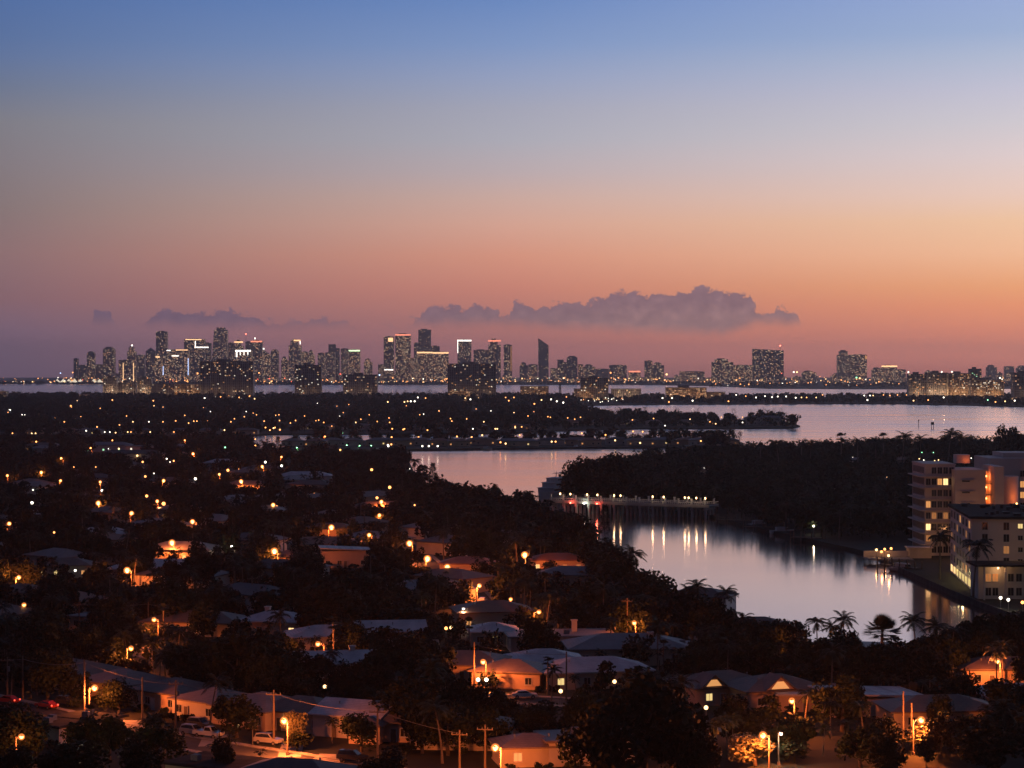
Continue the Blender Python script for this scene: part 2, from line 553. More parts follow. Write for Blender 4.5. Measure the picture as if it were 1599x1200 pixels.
M['water'] = wmat()
w = MB().add([(-8950, -200, 0), (8950, -200, 0), (8950, 20000, 0), (-8950, 20000, 0)], [(0, 1, 2, 3)]).build('water', M['water'])
kind(w, 'structure')

P_A = [at(*p) for p in [(1760, 1050), (1599, 1035), (1500, 1040), (1400, 1045), (1250, 1035), (1130, 1012), (1030, 985), (960, 935), (905, 870), (885, 835), (868, 812), (855, 799),
                        (830, 798), (790, 796), (740, 790), (700, 776), (672, 760), (652, 752), (646, 735), (636, 714), (560, 711), (440, 711), (405, 706), (398, 693), (310, 691), (200, 692), (0, 691), (-500, 690)]]
P_A += [(-1200, 150), (500, 150)]
P_B = [at(*p) for p in [(868, 777), (885, 784), (950, 790), (1050, 797), (1112, 805), (1180, 823), (1250, 839), (1335, 857), (1375, 868), (1400, 885), (1440, 903), (1490, 925), (1540, 945), (1599, 966), (1760, 1010),
                        (2100, 1000), (2100, 700), (1599, 700), (1350, 706), (1200, 713), (1080, 718), (1000, 726), (920, 740), (880, 757)]]
P_C = [at(*p) for p in [(440, 704), (640, 702), (800, 700), (900, 699), (1080, 698), (1150, 697), (1162, 692), (1150, 688), (1100, 686), (900, 686), (700, 687), (600, 687.5), (450, 690)]]
P_D = [at(*p) for p in [(-500, 684), (300, 683), (420, 678), (640, 677), (800, 676), (870, 672), (1000, 669), (1150, 668.5), (1240, 668), (1250, 665), (1236, 660), (1100, 657), (960, 655), (920, 648), (900, 636), (880, 632), (870, 622.5), (-500, 622)]]
P_E = [at(*p) for p in [(850, 635), (930, 633), (1050, 631.5), (1200, 631), (1300, 630.5), (1420, 631), (1599, 635), (2100, 638), (2100, 616), (1599, 618), (1400, 621), (900, 621.5), (850, 622)]]
P_F = [at(*p) for p in [(-1500, 599), (100, 599), (450, 601), (700, 601), (1000, 601), (1110, 603), (1200, 607), (1410, 608), (1800, 606)]] + [(8900, 8500), (8900, 20000), (-8900, 20000), (-8900, 10000)]
for nm, poly, z in (('ground', P_A, 1.2), ('island_ground', P_B, 1.2), ('island_ground', P_C, 1.2), ('island_ground', P_D, 1.2), ('island_ground', P_E, 1.3), ('far_shore_ground', P_F, 1.2)):
    kind(MB().prism(poly, -1.0, z).build(nm, M['ground']), 'structure')


# seawalls along the built-up shore
def seawall(pxs, z=1.55, th=0.5):
    pts = [Vector((*at(*p), 0)) for p in pxs]
    m = MB()
    for a, b in zip(pts[:-1], pts[1:]):
        d = (b - a).normalized(); n = Vector((d.y, -d.x, 0)) * th / 2
        m.prism([(a - n)[:2], (b - n)[:2], (b + n)[:2], (a + n)[:2]], -0.5, z)
    return kind(m.build('seawall', M['quay']), 'structure')


seawall([(1375, 868), (1400, 885), (1440, 903), (1490, 925), (1540, 945), (1599, 966), (1700, 993)])
seawall([(440, 704), (640, 702), (800, 700), (900, 699), (1080, 698), (1150, 697)], 1.5)
seawall([(870, 672), (1000, 669), (1150, 668.5), (1240, 668)], 1.6)


def strip(name, m, pxs, wdt, z):
    """a ribbon of constant width along ground points"""
    pts = [Vector((*at(*p), 0)) for p in pxs]
    vs = []
    for i, p in enumerate(pts):
        d = (pts[min(i + 1, len(pts) - 1)] - pts[max(i - 1, 0)]).normalized()
        n = Vector((-d.y, d.x, 0)) * wdt / 2
        vs += [(p.x + n.x, p.y + n.y, z), (p.x - n.x, p.y - n.y, z)]
    fs = [(2 * i, 2 * i + 1, 2 * i + 3, 2 * i + 2) for i in range(len(pts) - 1)]
    return kind(MB().add(vs, fs).build(name, m), 'structure')


ROADS = [
    [(-60, 1085), (40, 1108), (115, 1125), (190, 1141), (270, 1157), (360, 1172), (480, 1190), (640, 1215)],
    [(770, 1000), (752, 945), (722, 912), (695, 895), (668, 882), (640, 858), (612, 838)],
    [(700, 1085), (790, 1092), (900, 1098), (1010, 1100)],
    [(60, 1000), (140, 1008), (240, 1022), (330, 1035)],
    [(150, 815), (210, 828), (300, 838), (420, 850)],
]
for rd in ROADS:
    strip('road', M['road'], rd, 7.5, 1.212)
    pts = [Vector((*at(*p), 0)) for p in rd]
    m = MB()
    for sgn in (-1, 1):
        for i in range(len(pts) - 1):
            d = (pts[i + 1] - pts[i]).normalized(); n = Vector((-d.y, d.x, 0)) * sgn
            a, b = pts[i] + n * 3.85, pts[i + 1] + n * 3.85
            c, e = pts[i + 1] + n * 5.2, pts[i] + n * 5.2
            m.prism([a[:2], b[:2], c[:2], e[:2]], 1.0, 1.33)
    kind(m.build('pavement', M['walk']), 'structure')

# ------------------------------------------------------------------ far skyline
def facade_mat(name, base, lit, cw=4.4, ch=3.7, strength=1.7, warm=0.78, wash=None):
    """wall with a grid of windows, a share of them lit; the grid is fixed to the building"""
    m, t, b = mat(name)
    g = t.nodes.new('ShaderNodeNewGeometry')
    oi = t.nodes.new('ShaderNodeObjectInfo')
    sp = t.nodes.new('ShaderNodeSeparateXYZ'); t.links.new(g.outputs['Position'], sp.inputs[0])
    sn = t.nodes.new('ShaderNodeSeparateXYZ'); t.links.new(g.outputs['Normal'], sn.inputs[0])
    u = math_node(t, 'DIVIDE', math_node(t, 'ADD', sp.outputs[0], sp.outputs[1]), cw)
    v = math_node(t, 'DIVIDE', sp.outputs[2], ch)
    cb = t.nodes.new('ShaderNodeCombineXYZ')
    t.links.new(math_node(t, 'FLOOR', u), cb.inputs[0]); t.links.new(math_node(t, 'FLOOR', v), cb.inputs[1])
    t.links.new(math_node(t, 'MULTIPLY', oi.outputs['Random'], 97.0), cb.inputs[2])
    wn = t.nodes.new('ShaderNodeTexWhiteNoise'); wn.noise_dimensions = '3D'; t.links.new(cb.outputs[0], wn.inputs[0])
    fu, fv = math_node(t, 'FRACT', u), math_node(t, 'FRACT', v)
    win = math_node(t, 'MULTIPLY', math_node(t, 'LESS_THAN', math_node(t, 'ABSOLUTE', math_node(t, 'SUBTRACT', fu, 0.5)), 0.34),
                    math_node(t, 'LESS_THAN', math_node(t, 'ABSOLUTE', math_node(t, 'SUBTRACT', fv, 0.5)), 0.30))
    side = math_node(t, 'LESS_THAN', math_node(t, 'ABSOLUTE', sn.outputs[2]), 0.5)
    win = math_node(t, 'MULTIPLY', win, side)
    on = math_node(t, 'LESS_THAN', wn.outputs[0], lit)
    sc = t.nodes.new('ShaderNodeSeparateColor'); t.links.new(wn.outputs[1], sc.inputs[0])
    colr = mixc(t, sc.outputs[1], (1.0, 0.42, 0.18), (1.0, 0.74, 0.46))
    colr = mixc(t, math_node(t, 'GREATER_THAN', sc.outputs[0], warm), colr, (0.85, 0.92, 1.0))
    lvl = map_range(t, sc.outputs[2], 0.0, 1.0, 0.25, 1.0)
    e = math_node(t, 'MULTIPLY', math_node(t, 'MULTIPLY', win, on), math_node(t, 'MULTIPLY', lvl, strength))
    t.links.new(colr, b.inputs['Emission Color'])
    t.links.new(e, b.inputs['Emission Strength'])
    nz = t.nodes.new('ShaderNodeTexNoise'); nz.inputs['Scale'].default_value = 0.03
    t.links.new(g.outputs['Position'], nz.inputs['Vector'])
    wall = mixc(t, nz.outputs[0], tuple(v * 0.8 for v in base), tuple(v * 1.2 for v in base))
    t.links.new(mixc(t, win, wall, tuple(v * 0.3 for v in base)), b.inputs['Base Color'])
    b.inputs['Roughness'].default_value = 0.6
    m.cycles.emission_sampling = 'NONE'
    return m


FM = {
    'dark': facade_mat('dark_tower_facade', (0.20, 0.185, 0.20), 0.15, strength=1.7),
    'dim': facade_mat('dim_tower_facade', (0.27, 0.25, 0.26), 0.08, strength=1.4),
    'busy': facade_mat('busy_tower_facade', (0.22, 0.2, 0.2), 0.30, strength=1.55),
    'tan': facade_mat('tan_tower_facade', (0.55, 0.47, 0.42), 0.2, strength=1.15),
    'gold': facade_mat('gold_tower_facade', (0.5, 0.4, 0.32), 0.36, strength=1.2, warm=0.9),
    'low': facade_mat('low_block_facade', (0.36, 0.29, 0.26), 0.26, cw=5, strength=1.4, warm=0.9),
    'glass': facade_mat('glass_tower_facade', (0.17, 0.18, 0.21), 0.05, strength=1.3),
    'condo': facade_mat('condo_facade', (0.5, 0.43, 0.39), 0.06, cw=4.2, ch=3.3, strength=0.9, warm=0.75),
    'condo_pale': facade_mat('pale_condo_facade', (0.62, 0.57, 0.53), 0.08, cw=4.0, ch=3.2, strength=0.9, warm=0.8),
    'condo_gold': facade_mat('golden_condo_facade', (0.5, 0.42, 0.32), 0.26, cw=4.0, ch=3.2, strength=0.8, warm=0.95),
}
M['crown_white'] = glow('white_crown_light', (1.0, 0.93, 0.82), 3.2)
M['crown_warm'] = glow('warm_crown_light', (1.0, 0.55, 0.25), 2.2)
M['crown_red'] = glow('red_crown_light', (1.0, 0.28, 0.16), 1.8)
M['crown_green'] = glow('green_crown_light', (0.72, 1.0, 0.55), 2.2)
M['crown_blue'] = glow('blue_crown_light', (0.45, 0.6, 1.0), 2.4)


def tower(x0, x1, yt, fac_, lab, dist=10400, top='flat', crown=None, depth=None, name='skyscraper', base_z=0.8, ant=None, cat='skyscraper', grp=None, strips=()):
    k = dist / FPX
    X0, X1 = (x0 - 800) * k, (x1 - 800) * k
    H = CAM_H - (yt - 580) * k
    W = X1 - X0
    D = depth or max(18.0, min(W * 0.8, 45))
    root = empty(name, ((X0 + X1) / 2, dist, base_z), lab, cat, group=grp)
    h = H - base_z
    m = MB()
    hw, hd = W / 2, D / 2
    fm = FM[fac_]
    rect = [(-hw, -hd), (hw, -hd), (hw, hd), (-hw, hd)]
    ph = None
    if top == 'flat':
        m.prism(rect, 0, h * 0.985)
        ph = MB().box(-hw * 0.55, hw * 0.45, -hd * .5, hd * .5, h * 0.985, h)
    elif top == 'slant':
        m.prism(rect, 0, lambda x, y: h - (x + hw) / W * h * 0.16)
    elif top == 'slantsmall':
        m.prism(rect, 0, lambda x, y: h - (x + hw) / W * h * 0.05)
    elif top == 'step':
        m.prism(rect, 0, h * 0.86)
        m.prism([(-hw * .72, -hd * .8), (hw * .5, -hd * .8), (hw * .5, hd * .8), (-hw * .72, hd * .8)], h * 0.86, h * 0.965)
        ph = MB().box(-hw * .5, hw * .2, -hd * .5, hd * .5, h * 0.965, h)
    elif top == 'stepl':
        m.prism([(-hw, -hd), (hw * .3, -hd), (hw * .3, hd), (-hw, hd)], 0, h)
        m.prism([(hw * .3, -hd * .96), (hw, -hd * .96), (hw, hd * .96), (hw * .3, hd * .96)], 0, h * 0.9)
    elif top == 'point':
        m.prism(rect, 0, h * 0.9)
        m.add([(-hw, -hd, h * .9), (hw, -hd, h * .9), (hw, hd, h * .9), (-hw, hd, h * .9), (0, 0, h)], [(0, 1, 4), (1, 2, 4), (2, 3, 4), (3, 0, 4)])
    elif top == 'round':
        m.prism(rect, 0, h * 0.90)
        for i in range(4):
            a, b2 = math.cos(i / 4 * 1.4), h * (0.90 + 0.025 * i)
            m.prism([(-hw * a, -hd * .95), (hw * a, -hd * .95), (hw * a, hd * .95), (-hw * a, hd * .95)], b2, b2 + h * 0.025)
    elif top == 'curve':      # leans in on one side, bulged crown
        n = 9
        for i in range(n):
            t0, t1 = i / n, (i + 1) / n
            xl = -hw + W * 0.17 * max(0, t0 - 0.35) / 0.65
            m.prism([(xl, -hd), (hw, -hd), (hw, hd), (xl, hd)], h * t0 * .96, h * t1 * .96)
        ph = MB().box(-hw * .4, hw * .7, -hd * .7, hd * .7, h * .96, h)
    m.build('facade', fm, root)
    if ph:
        ph.build('penthouse', FM['dim'], root)
    if crown:
        cm = M['crown_' + crown]
        zz = h * (0.985 if top == 'flat' else 0.965 if top == 'step' else 0.9)
        MB().box(-hw * 1.01, hw * 1.01, -hd - 0.6, -hd + 0.6, zz - 7, zz - 0.5).build('crown_light', cm, root)
    if ant:
        MB().tube([(ant[0] * hw, 0, h * .97), (ant[0] * hw, 0, h + ant[1])], [0.9, 0.5], 6).build('antenna', M['dark'], root)
        MB().ball((ant[0] * hw, 0, h + ant[1]), 3.0, 8, 5).build('beacon', M['lens_red'] if ant[2] == 'red' else M['lens_white'], root)
    for (sx0, sx1, sy0, sy1, sc_) in strips:     # lit signs and floodlit bands, given in pixels of the building's own face
        MB().box((sx0 - 800) * k - (X0 + X1) / 2, (sx1 - 800) * k - (X0 + X1) / 2, -hd - 1.2, -hd - 0.3,
                 CAM_H - (sy1 - 580) * k - base_z, CAM_H - (sy0 - 580) * k - base_z).build('light_band', M[sc_], root)
    return root


T = tower
T(116, 123, 559.5, 'dim', 'short narrow dark tower at the outer end of the far skyline', 10500)
T(123.5, 136.5, 570, 'dim', 'low dark block between the two outermost narrow towers of the skyline', 10550)
T(137, 149, 549, 'dark', 'narrow tower with warm lit foot, second tall one from the skyline outer end', 10450, 'round')
T(149.5, 162, 569, 'dim', 'low dim block tucked in front of a round topped skyline tower', 10480)
T(162.5, 180, 542, 'dark', 'dark round topped tower standing apart near the outer end of the skyline', 10400, 'round')
T(187, 213, 562, 'dark', 'broad dark mid height tower with two thin vertical light lines', 10200, 'flat', strips=[(193.8, 194.8, 567, 597, 'crown_warm'), (209.8, 210.8, 567, 597, 'crown_warm')])
T(200, 213.5, 541, 'dark', 'slim tower with a bright white lamp on its tip', 10500, 'step', ant=(0, 4, 'white'))
T(214, 227, 554, 'dim', 'plain dim tower just beside the pointed crown tower', 10520)
T(229, 243, 543, 'dark', 'skyline tower with a pointed pyramid crown', 10420, 'point')
T(245, 262, 517, 'dark', 'tall dark flat topped tower above the pointed crown tower', 10560, 'flat')
T(243, 253, 556, 'busy', 'small block with an orange lit sign below the tall dark tower', 10300, 'flat', strips=[(244.5, 250.5, 556.5, 559, 'crown_warm')])
T(255, 296, 546, 'busy', 'wide slab tower with white roof lights and blue edge lights', 10350, 'flat', strips=[(262, 268, 547, 548.3, 'crown_white'), (276, 295, 546.3, 547.6, 'crown_warm'), (256, 257, 572, 586, 'crown_blue'), (295, 296, 560, 586, 'crown_blue'), (270, 281, 555.5, 556.8, 'crown_white')])
T(289, 321, 529, 'dark', 'stepped dark tower with a bright white L shaped light line', 10600, 'flat', strips=[(306, 307.2, 533, 543, 'crown_white'), (306, 327, 542, 543.6, 'crown_white'), (291, 316, 530, 531.4, 'crown_warm')])
T(318, 330.5, 535, 'dim', 'lower shoulder tower attached behind the L lit stepped tower', 10650)
T(332, 356, 512, 'tan', 'tallest tower of the skyline with curved side and bulged crown', 10500, 'curve')
T(356.5, 367, 535, 'dim', 'slim dim tower right behind the curved tallest tower', 10620)
T(367, 380.5, 531, 'dark', 'tower with a warm lit roof edge next to a construction mast', 10560, 'step', crown='warm', ant=(1.6, 28, 'red'))
T(368, 394, 547, 'busy', 'broad block with a floodlit white colonnade band along its top', 10400, 'flat', strips=[(369, 393, 547, 549.5, 'crown_white'), (370, 372, 549, 558, 'crown_white'), (376, 377, 549, 555, 'crown_white'), (382, 383, 549, 555, 'crown_white'), (388, 389, 549, 555, 'crown_white')])
T(384, 393.5, 533, 'dim', 'dim slim tower wedged before the red crowned tower', 10640)
T(393, 410.5, 531.5, 'dark', 'tower with a glowing red crown and a white star lamp', 10500, 'flat', crown='red', ant=(-0.35, 8, 'white'))
T(411, 423, 546, 'busy', 'lower tower with sloping string of white roof lights', 10450, 'slant', strips=[(411.5, 414, 544, 546, 'crown_white')])
T(423.5, 436, 546, 'tan', 'pale lit tower with rounded edge beside the sloping roof tower', 10420, 'round')
T(440, 451, 557, 'busy', 'short stepped tower with scattered white lights', 10380, 'step')
T(452, 471, 530, 'tan', 'pale slim tower with bright lit roof frame standing apart', 10400, 'step', strips=[(460, 470.5, 531, 533, 'crown_warm'), (469.3, 470.5, 533, 538, 'crown_white')])
T(472, 482, 549, 'gold', 'warm lit stubby tower next to the pale slim tower', 10450)
T(482, 492, 547, 'gold', 'warm lit stubby tower with a square attic, second of a close pair', 10430, 'step')
T(497, 508, 551, 'tan', 'pale ribbed block, first of the twin pale blocks', 10420)
T(509, 524, 550, 'tan', 'pale ribbed block, wider of the twin pale blocks', 10400)
T(514, 531, 538, 'dim', 'dark stepped tower rising behind the twin pale blocks', 10650, 'stepl')
T(533, 545, 544, 'tan', 'pinkish pale tower before the green crowned tower', 10520)
T(545.5, 563, 546, 'gold', 'golden lit tower with a yellow green glowing crown', 10450, 'flat', crown='green')
T(569, 582, 560, 'gold', 'short warm lit block in the wide gap of the skyline', 10500, 'step')
T(591, 600, 569, 'low', 'low warm block at the foot of the orange notched tower', 10500)
T(600, 616, 525, 'dark', 'dark tower with an orange lit notch at its top', 10450, 'flat', strips=[(607, 614.5, 528, 534, 'crown_warm'), (601, 615, 577, 578.5, 'crown_white')])
T(618, 642, 521, 'busy', 'broad dark tower full of scattered lit windows with a red roof line', 10400, 'flat', crown='red')
T(641, 652, 559, 'gold', 'narrow golden lit block squeezed between two big dark towers', 10300)
T(647, 655.5, 535, 'dim', 'plain dim slab partly behind the highest tower of the middle cluster', 10700)
T(654, 673.5, 514, 'glass', 'tall plain glass tower, highest of the middle cluster', 10600)
T(673, 687, 540, 'dim', 'dim square tower behind the two orange roofed blocks', 10650)
T(652, 676, 549, 'busy', 'wide lit block with orange glowing roof, first of the orange roofed pair', 10380, 'flat', crown='warm')
T(676.5, 701, 549.5, 'busy', 'wide lit block with orange glowing roof, second of the orange roofed pair', 10360, 'flat', crown='warm')
T(715, 736.5, 530, 'dark', 'tower outlined by a white lit roof and one white lit edge', 10420, 'flat', crown='white', strips=[(715, 716, 531, 552, 'crown_white')])
T(740, 763, 546, 'dark', 'lower dark slab between the white outlined tower and the red tipped tower', 10450)
T(763, 782.5, 529, 'dark', 'dark tower with red tipped top over the pale condominium roof', 10500, 'step', crown='red')
T(787, 800, 538, 'dark', 'slim dark tower with a narrow warm side strip', 10450, 'flat', strips=[(797.5, 799.5, 541, 580, 'lit_dim')])
T(812, 825, 566, 'dark', 'small dark block with rounded top near the slanted tower', 10500, 'step')
T(825.5, 840, 569, 'low', 'small warm block hugging the foot of the slanted tower', 10500)
T(841, 857, 528.5, 'glass', 'lone tall glass tower with a slanted top', 10450, 'slant', ant=None)
T(860, 871, 575, 'low', 'low warm block right after the slanted tower', 10500)
T(871, 885.5, 562, 'dark', 'stepped dark block leaning on the round topped mid tower', 10480, 'stepl')
T(885.5, 902, 556, 'glass', 'round topped mid tower standing after the slanted tower', 10440, 'round')
T(903, 911, 569, 'low', 'narrow pinkish block just past the round topped mid tower', 10600)
T(911.5, 930, 569, 'low', 'pinkish block with a square attic past the round topped mid tower', 10620, 'step')
T(930.5, 951, 576, 'dim', 'long low dim block with a single bright lamp beside it', 10550)
T(952, 979, 570, 'dark', 'boxy block with scattered small lights in the low part of the skyline', 10450)
T(982, 1000, 579, 'low', 'squat block with red roof lamps before the paired slab', 10450, 'flat', crown='red')
T(1007, 1019, 563, 'dark', 'taller half of a paired slab with a notched roof', 10420)
T(1019.5, 1037, 566, 'dark', 'wider half of a paired slab with a notched roof', 10430, 'step')
T(1062, 1100, 580, 'low', 'long low lit building with a bright stadium lamp near it', 10400)
T(1112, 1145, 560, 'busy', 'massive square tower full of tiny lit windows', 10100, 'step')
T(1145.5, 1175, 570, 'busy', 'lower lit slab joined between two big dark towers', 10120)
T(1175.5, 1223.5, 545, 'dark', 'broad dark tower with a slightly sloping roof and a red mast lamp', 10000, 'slantsmall', ant=(0.8, 14, 'red'), depth=40)
T(1253, 1274, 579, 'low', 'stubby block alone among low lights with a stepped roof', 10500, 'step')
T(1308, 1328.5, 547, 'tan', 'taller pale half of the lone twin tower', 10000, 'step')
T(1328.5, 1353, 553.5, 'busy', 'lower dark half of the lone twin tower with lit corner', 10010, 'flat', strips=[(1350, 1353, 556, 561, 'lit')])
T(1362, 1378, 574, 'low', 'warm hillside block, first of a low lit cluster', 10300, 'step')
T(1376, 1400, 570, 'gold', 'warm broad block with lit roof, middle of a low lit cluster', 10350, 'step', crown='warm')
T(1398, 1414, 577, 'low', 'warm low block closing a low lit cluster', 10250)
T(1541, 1556, 570, 'dim', 'faint hazy tower behind the bright waterfront blocks', 11500, 'step')
T(1569, 1583, 572, 'dim', 'faint hazy wide block near the far shore end', 11500)
T(1588, 1606, 571, 'dim', 'faint hazy block at the very end of the far shore', 11400, 'step')

# ------------------------------------------------------------------ condominium towers on the middle islands
win_mb = MB().box(-1.0, 1.0, -0.25, 0.05, 0, 1.5)
WIN = {k: win_mb.mesh('window', M[k]) for k in ('lit', 'lit_bright', 'lit_dim', 'lit_white', 'lit_yellow', 'lit_green')}


def condo(x0, x1, yt, dist, fac_, lab, nwin=18, floors=None, cols=None, cat='apartment building', ph=True, kinds=('lit', 'lit', 'lit_dim', 'lit_white'), depth=22, fins=True, warmfoot=False, flood=None):
    k = dist / FPX
    X0, X1 = (x0 - 800) * k, (x1 - 800) * k
    W, D = X1 - X0, depth
    h = CAM_H - (yt - 580) * k - 1.2
    root = empty('apartment_tower', ((X0 + X1) / 2, dist, 1.2), lab, cat)
    hw, hd = W / 2, D / 2
    MB().box(-hw, hw, -hd, hd, 0, h).build('facade', FM[fac_], root)
    fl = max(3, int(h / 3.3))
    sm = MB().box(-hw - .5, hw + .5, -hd - 1.3, hd + .4, -0.16, 0.16).mesh('balcony', M['concrete'])
    for i in range(1, fl):
        link('balcony', sm, root, (0, 0, i * h / fl))
    if fins:
        nf = max(3, int(W / 11))
        fm = MB().box(-0.3, 0.3, -1.6, 0, 0, h * 0.99).mesh('party_wall', M['stucco'])
        for i in range(nf + 1):
            link('party_wall', fm, root, (-hw + W * i / nf, -hd, 0))
    MB().box(-hw - .6, hw + .6, -hd - 1.4, hd + .6, h, h + 1.1).build('parapet', M['concrete'], root)
    if ph:
        MB().box(-hw * .4, hw * .15, -hd * .6, hd * .6, h + 1.1, h + 5).build('penthouse', M['concrete'], root)
    if flood is None:
        flood = 4200 if 'gold' in fac_ or 'pale' in fac_ else 700
    if flood:
        nl_ = max(1, round(W / 28))
        for i in range(nl_):
            ld_ = bpy.data.lights.new('floodlight', 'POINT'); ld_.energy = flood * min(1.6, h / 22); ld_.color = (1, .5, .22) if 'gold' in fac_ else (1, .62, .36); ld_.shadow_soft_size = .5
            lo_ = bpy.data.objects.new('floodlight', ld_); col.objects.link(lo_); lo_.parent = root; lo_.location = (-hw + W * (i + .5) / nl_, -hd - 14, min(16, h * .35))
    for i in range(int(nwin * .65)):
        f = random.randint(0, fl - 1)
        x = random.uniform(-hw + 2, hw - 2)
        link('window', WIN[random.choice(kinds)], root, (x, -hd - 0.08, f * h / fl + 0.6))
    if warmfoot:
        for i in range(int(W / 5)):
            link('window', WIN[random.choice(('lit', 'lit_bright', 'lit_white'))], root, (-hw + 2 + i * 5, -hd - 0.1, random.choice((1.0, 4.3))))
    return root


condo(314, 397, 565, 4550, 'condo', 'wide dark apartment slab with the widest roofline before the skyline', 46, warmfoot=True)
condo(462, 503, 571, 4500, 'condo', 'dark apartment tower with a bright column of white lit windows', 30, kinds=('lit_white', 'lit_white', 'lit_yellow', 'lit_dim'))
condo(537, 590, 586, 4520, 'condo', 'low grey apartment block with an orange lit end', 14)
condo(700, 775, 569, 4400, 'condo', 'wide apartment tower striped by pale vertical walls', 44, warmfoot=True)
condo(701, 735, 611, 4330, 'condo_gold', 'lit garage podium at the foot of the striped apartment tower', 8, ph=False, fins=False)
condo(813, 857, 604, 4450, 'condo_gold', 'low brown office block with one strip of lit windows', 8, ph=False, fins=False)
condo(907, 950, 591, 4420, 'condo', 'apartment block above the brightest marina lights', 26, warmfoot=True)
condo(897, 928, 608, 4380, 'condo_gold', 'golden lit lower wing of the marina apartment block', 8, ph=False, fins=False)
condo(955, 1001, 608, 4450, 'condo_pale', 'low pink lit hall beside the marina apartment block', 8, ph=False, fins=False, kinds=('lit_bright', 'lit_white'))
condo(1040, 1103, 606, 4400, 'condo_gold', 'long golden low block among the palms of the far island', 20, fins=False)
condo(1103, 1132, 613, 4380, 'condo_gold', 'low annexe attached to the long golden low block', 5, ph=False, fins=False)
condo(163, 184, 590, 4600, 'condo_pale', 'narrow pale apartment block, first of the pale row by the bay', 12)
condo(186, 214, 598, 4620, 'condo_pale', 'pale block with orange lit walls in the row by the bay', 18)
condo(216, 238, 592, 4580, 'condo_pale', 'ribbed pale block, tallest of the row by the bay', 16)
condo(238, 274, 600, 4560, 'condo', 'greenish grey block in the row by the bay', 12)
condo(274, 314, 601, 4530, 'condo_gold', 'block of bright gold lit floors beside the wide dark slab', 20)
condo(126, 160, 617, 4300, 'condo_gold', 'small orange lit building by the bay with two white lit windows', 6, ph=False, fins=False, kinds=('lit_white', 'lit'))
condo(-8, 12, 612, 4300, 'condo_gold', 'orange lit low building cut by the frame edge beside the bay', 5, ph=False, fins=False)
condo(55, 95, 624, 4150, 'condo_gold', 'low lit building half sunk behind dark trees by the bay', 4, ph=False, fins=False)
condo(1418, 1446, 585, 4450, 'condo_pale', 'pale waterfront block, first of the bright row by the bay', 30)
condo(1446.5, 1479, 583, 4480, 'condo_pale', 'pale waterfront block with white roof lamp, second of the bright row', 34)
condo(1479.5, 1514, 584, 4460, 'condo_gold', 'gold lit waterfront block in the middle of the bright row', 34)
condo(1514.5, 1566, 594, 4400, 'condo_gold', 'wide gold lit waterfront block with even rows of white windows', 56, kinds=('lit', 'lit_white'), warmfoot=True)
condo(1514, 1531, 577, 4700, 'condo_pale', 'block glowing green behind the waterfront row', 14, kinds=('lit_green',))
condo(1581, 1612, 583, 4150, 'condo', 'dark blue grey tower cut by the frame edge across the bay', 8)
condo(1566, 1605, 621, 4050, 'condo_gold', 'low arcaded waterside building with rows of small lights', 16, ph=False, fins=False)

# low blocks along the mainland shore
lowm = [MB().prism([(-20, -12), (20, -12), (20, 12), (-20, 12)], 0, 22).box(-9, 4, -5, 6, 22, 25).mesh('low_block', FM['low']),
        MB().prism([(-13, -12), (13, -12), (13, 12), (-13, 12)], 0, 34).box(-6, 6, -5, 6, 34, 38).mesh('low_block', FM['busy']),
        MB().prism([(-30, -10), (30, -10), (30, 10), (-30, 10)], 0, 15).box(8, 20, -5, 5, 15, 18).mesh('low_block', FM['gold'])]
for i in range(120):
    px = random.uniform(110, 1420) if i < 95 else random.uniform(1400, 1600)
    dd = random.uniform(10000, 12500) if px < 1120 else random.uniform(9000, 14000)
    o = link('low_block', random.choice(lowm), None, ((px - 800) / FPX * dd, dd, 1.2), 0)
    o.scale = (random.uniform(.7, 1.6), 1, random.uniform(.7, 1.7))
    tag(o, 'low lit block in the band of small buildings at the skyline foot', 'building', 'low blocks along the far shore')

# ------------------------------------------------------------------ houses
def window_mesh(pane):
    m = MB()
    m.box(-0.62, 0.62, -0.03, 0.02, -0.62, 0.62, 0)
    for x0, x1, z0, z1 in ((-0.72, -0.6, -0.72, 0.72), (0.6, 0.72, -0.72, 0.72), (-0.6, 0.6, 0.6, 0.72), (-0.6, 0.6, -0.72, -0.6), (-0.03, 0.03, -0.6, 0.6)):
        m.box(x0, x1, -0.07, 0.015, z0, z1, 1)
    m.box(-0.8, 0.8, -0.14, 0.0, -0.82, -0.723, 1)
    return m.mesh('window', [M[pane], M['trim']])


HW = {k: window_mesh(k) for k in ('pane', 'lit', 'lit_bright', 'lit_dim', 'lit_yellow', 'lit_white', 'lit_green')}


def door_mesh(pane):
    m = MB().box(-0.45, 0.45, -0.05, 0.02, 0, 2.05, 0)
    for x0, x1, z0, z1 in ((-0.57, -0.45, 0, 2.17), (0.45, 0.57, 0, 2.17), (-0.45, 0.45, 2.05, 2.17)):
        m.box(x0, x1, -0.08, 0.015, z0, z1, 1)
    return m.mesh('door', [pane, M['trim']])


DOORS = {'wood': door_mesh(M['wood']), 'lit': door_mesh(M['lit_yellow']), 'white': door_mesh(M['white'])}
knob_me = MB().ball((0.33, -0.09, 1.0), 0.05, 8, 5).mesh('handle', M['metal'])
gar_m = MB().box(-1.25, 1.25, -0.05, 0.02, 0, 2.1)
for i in range(1, 5):
    gar_m.box(-1.25, 1.25, -0.065, -0.05, i * 0.42 - 0.015, i * 0.42 + 0.015)
GAR = gar_m.mesh('garage_door', M['trim'])

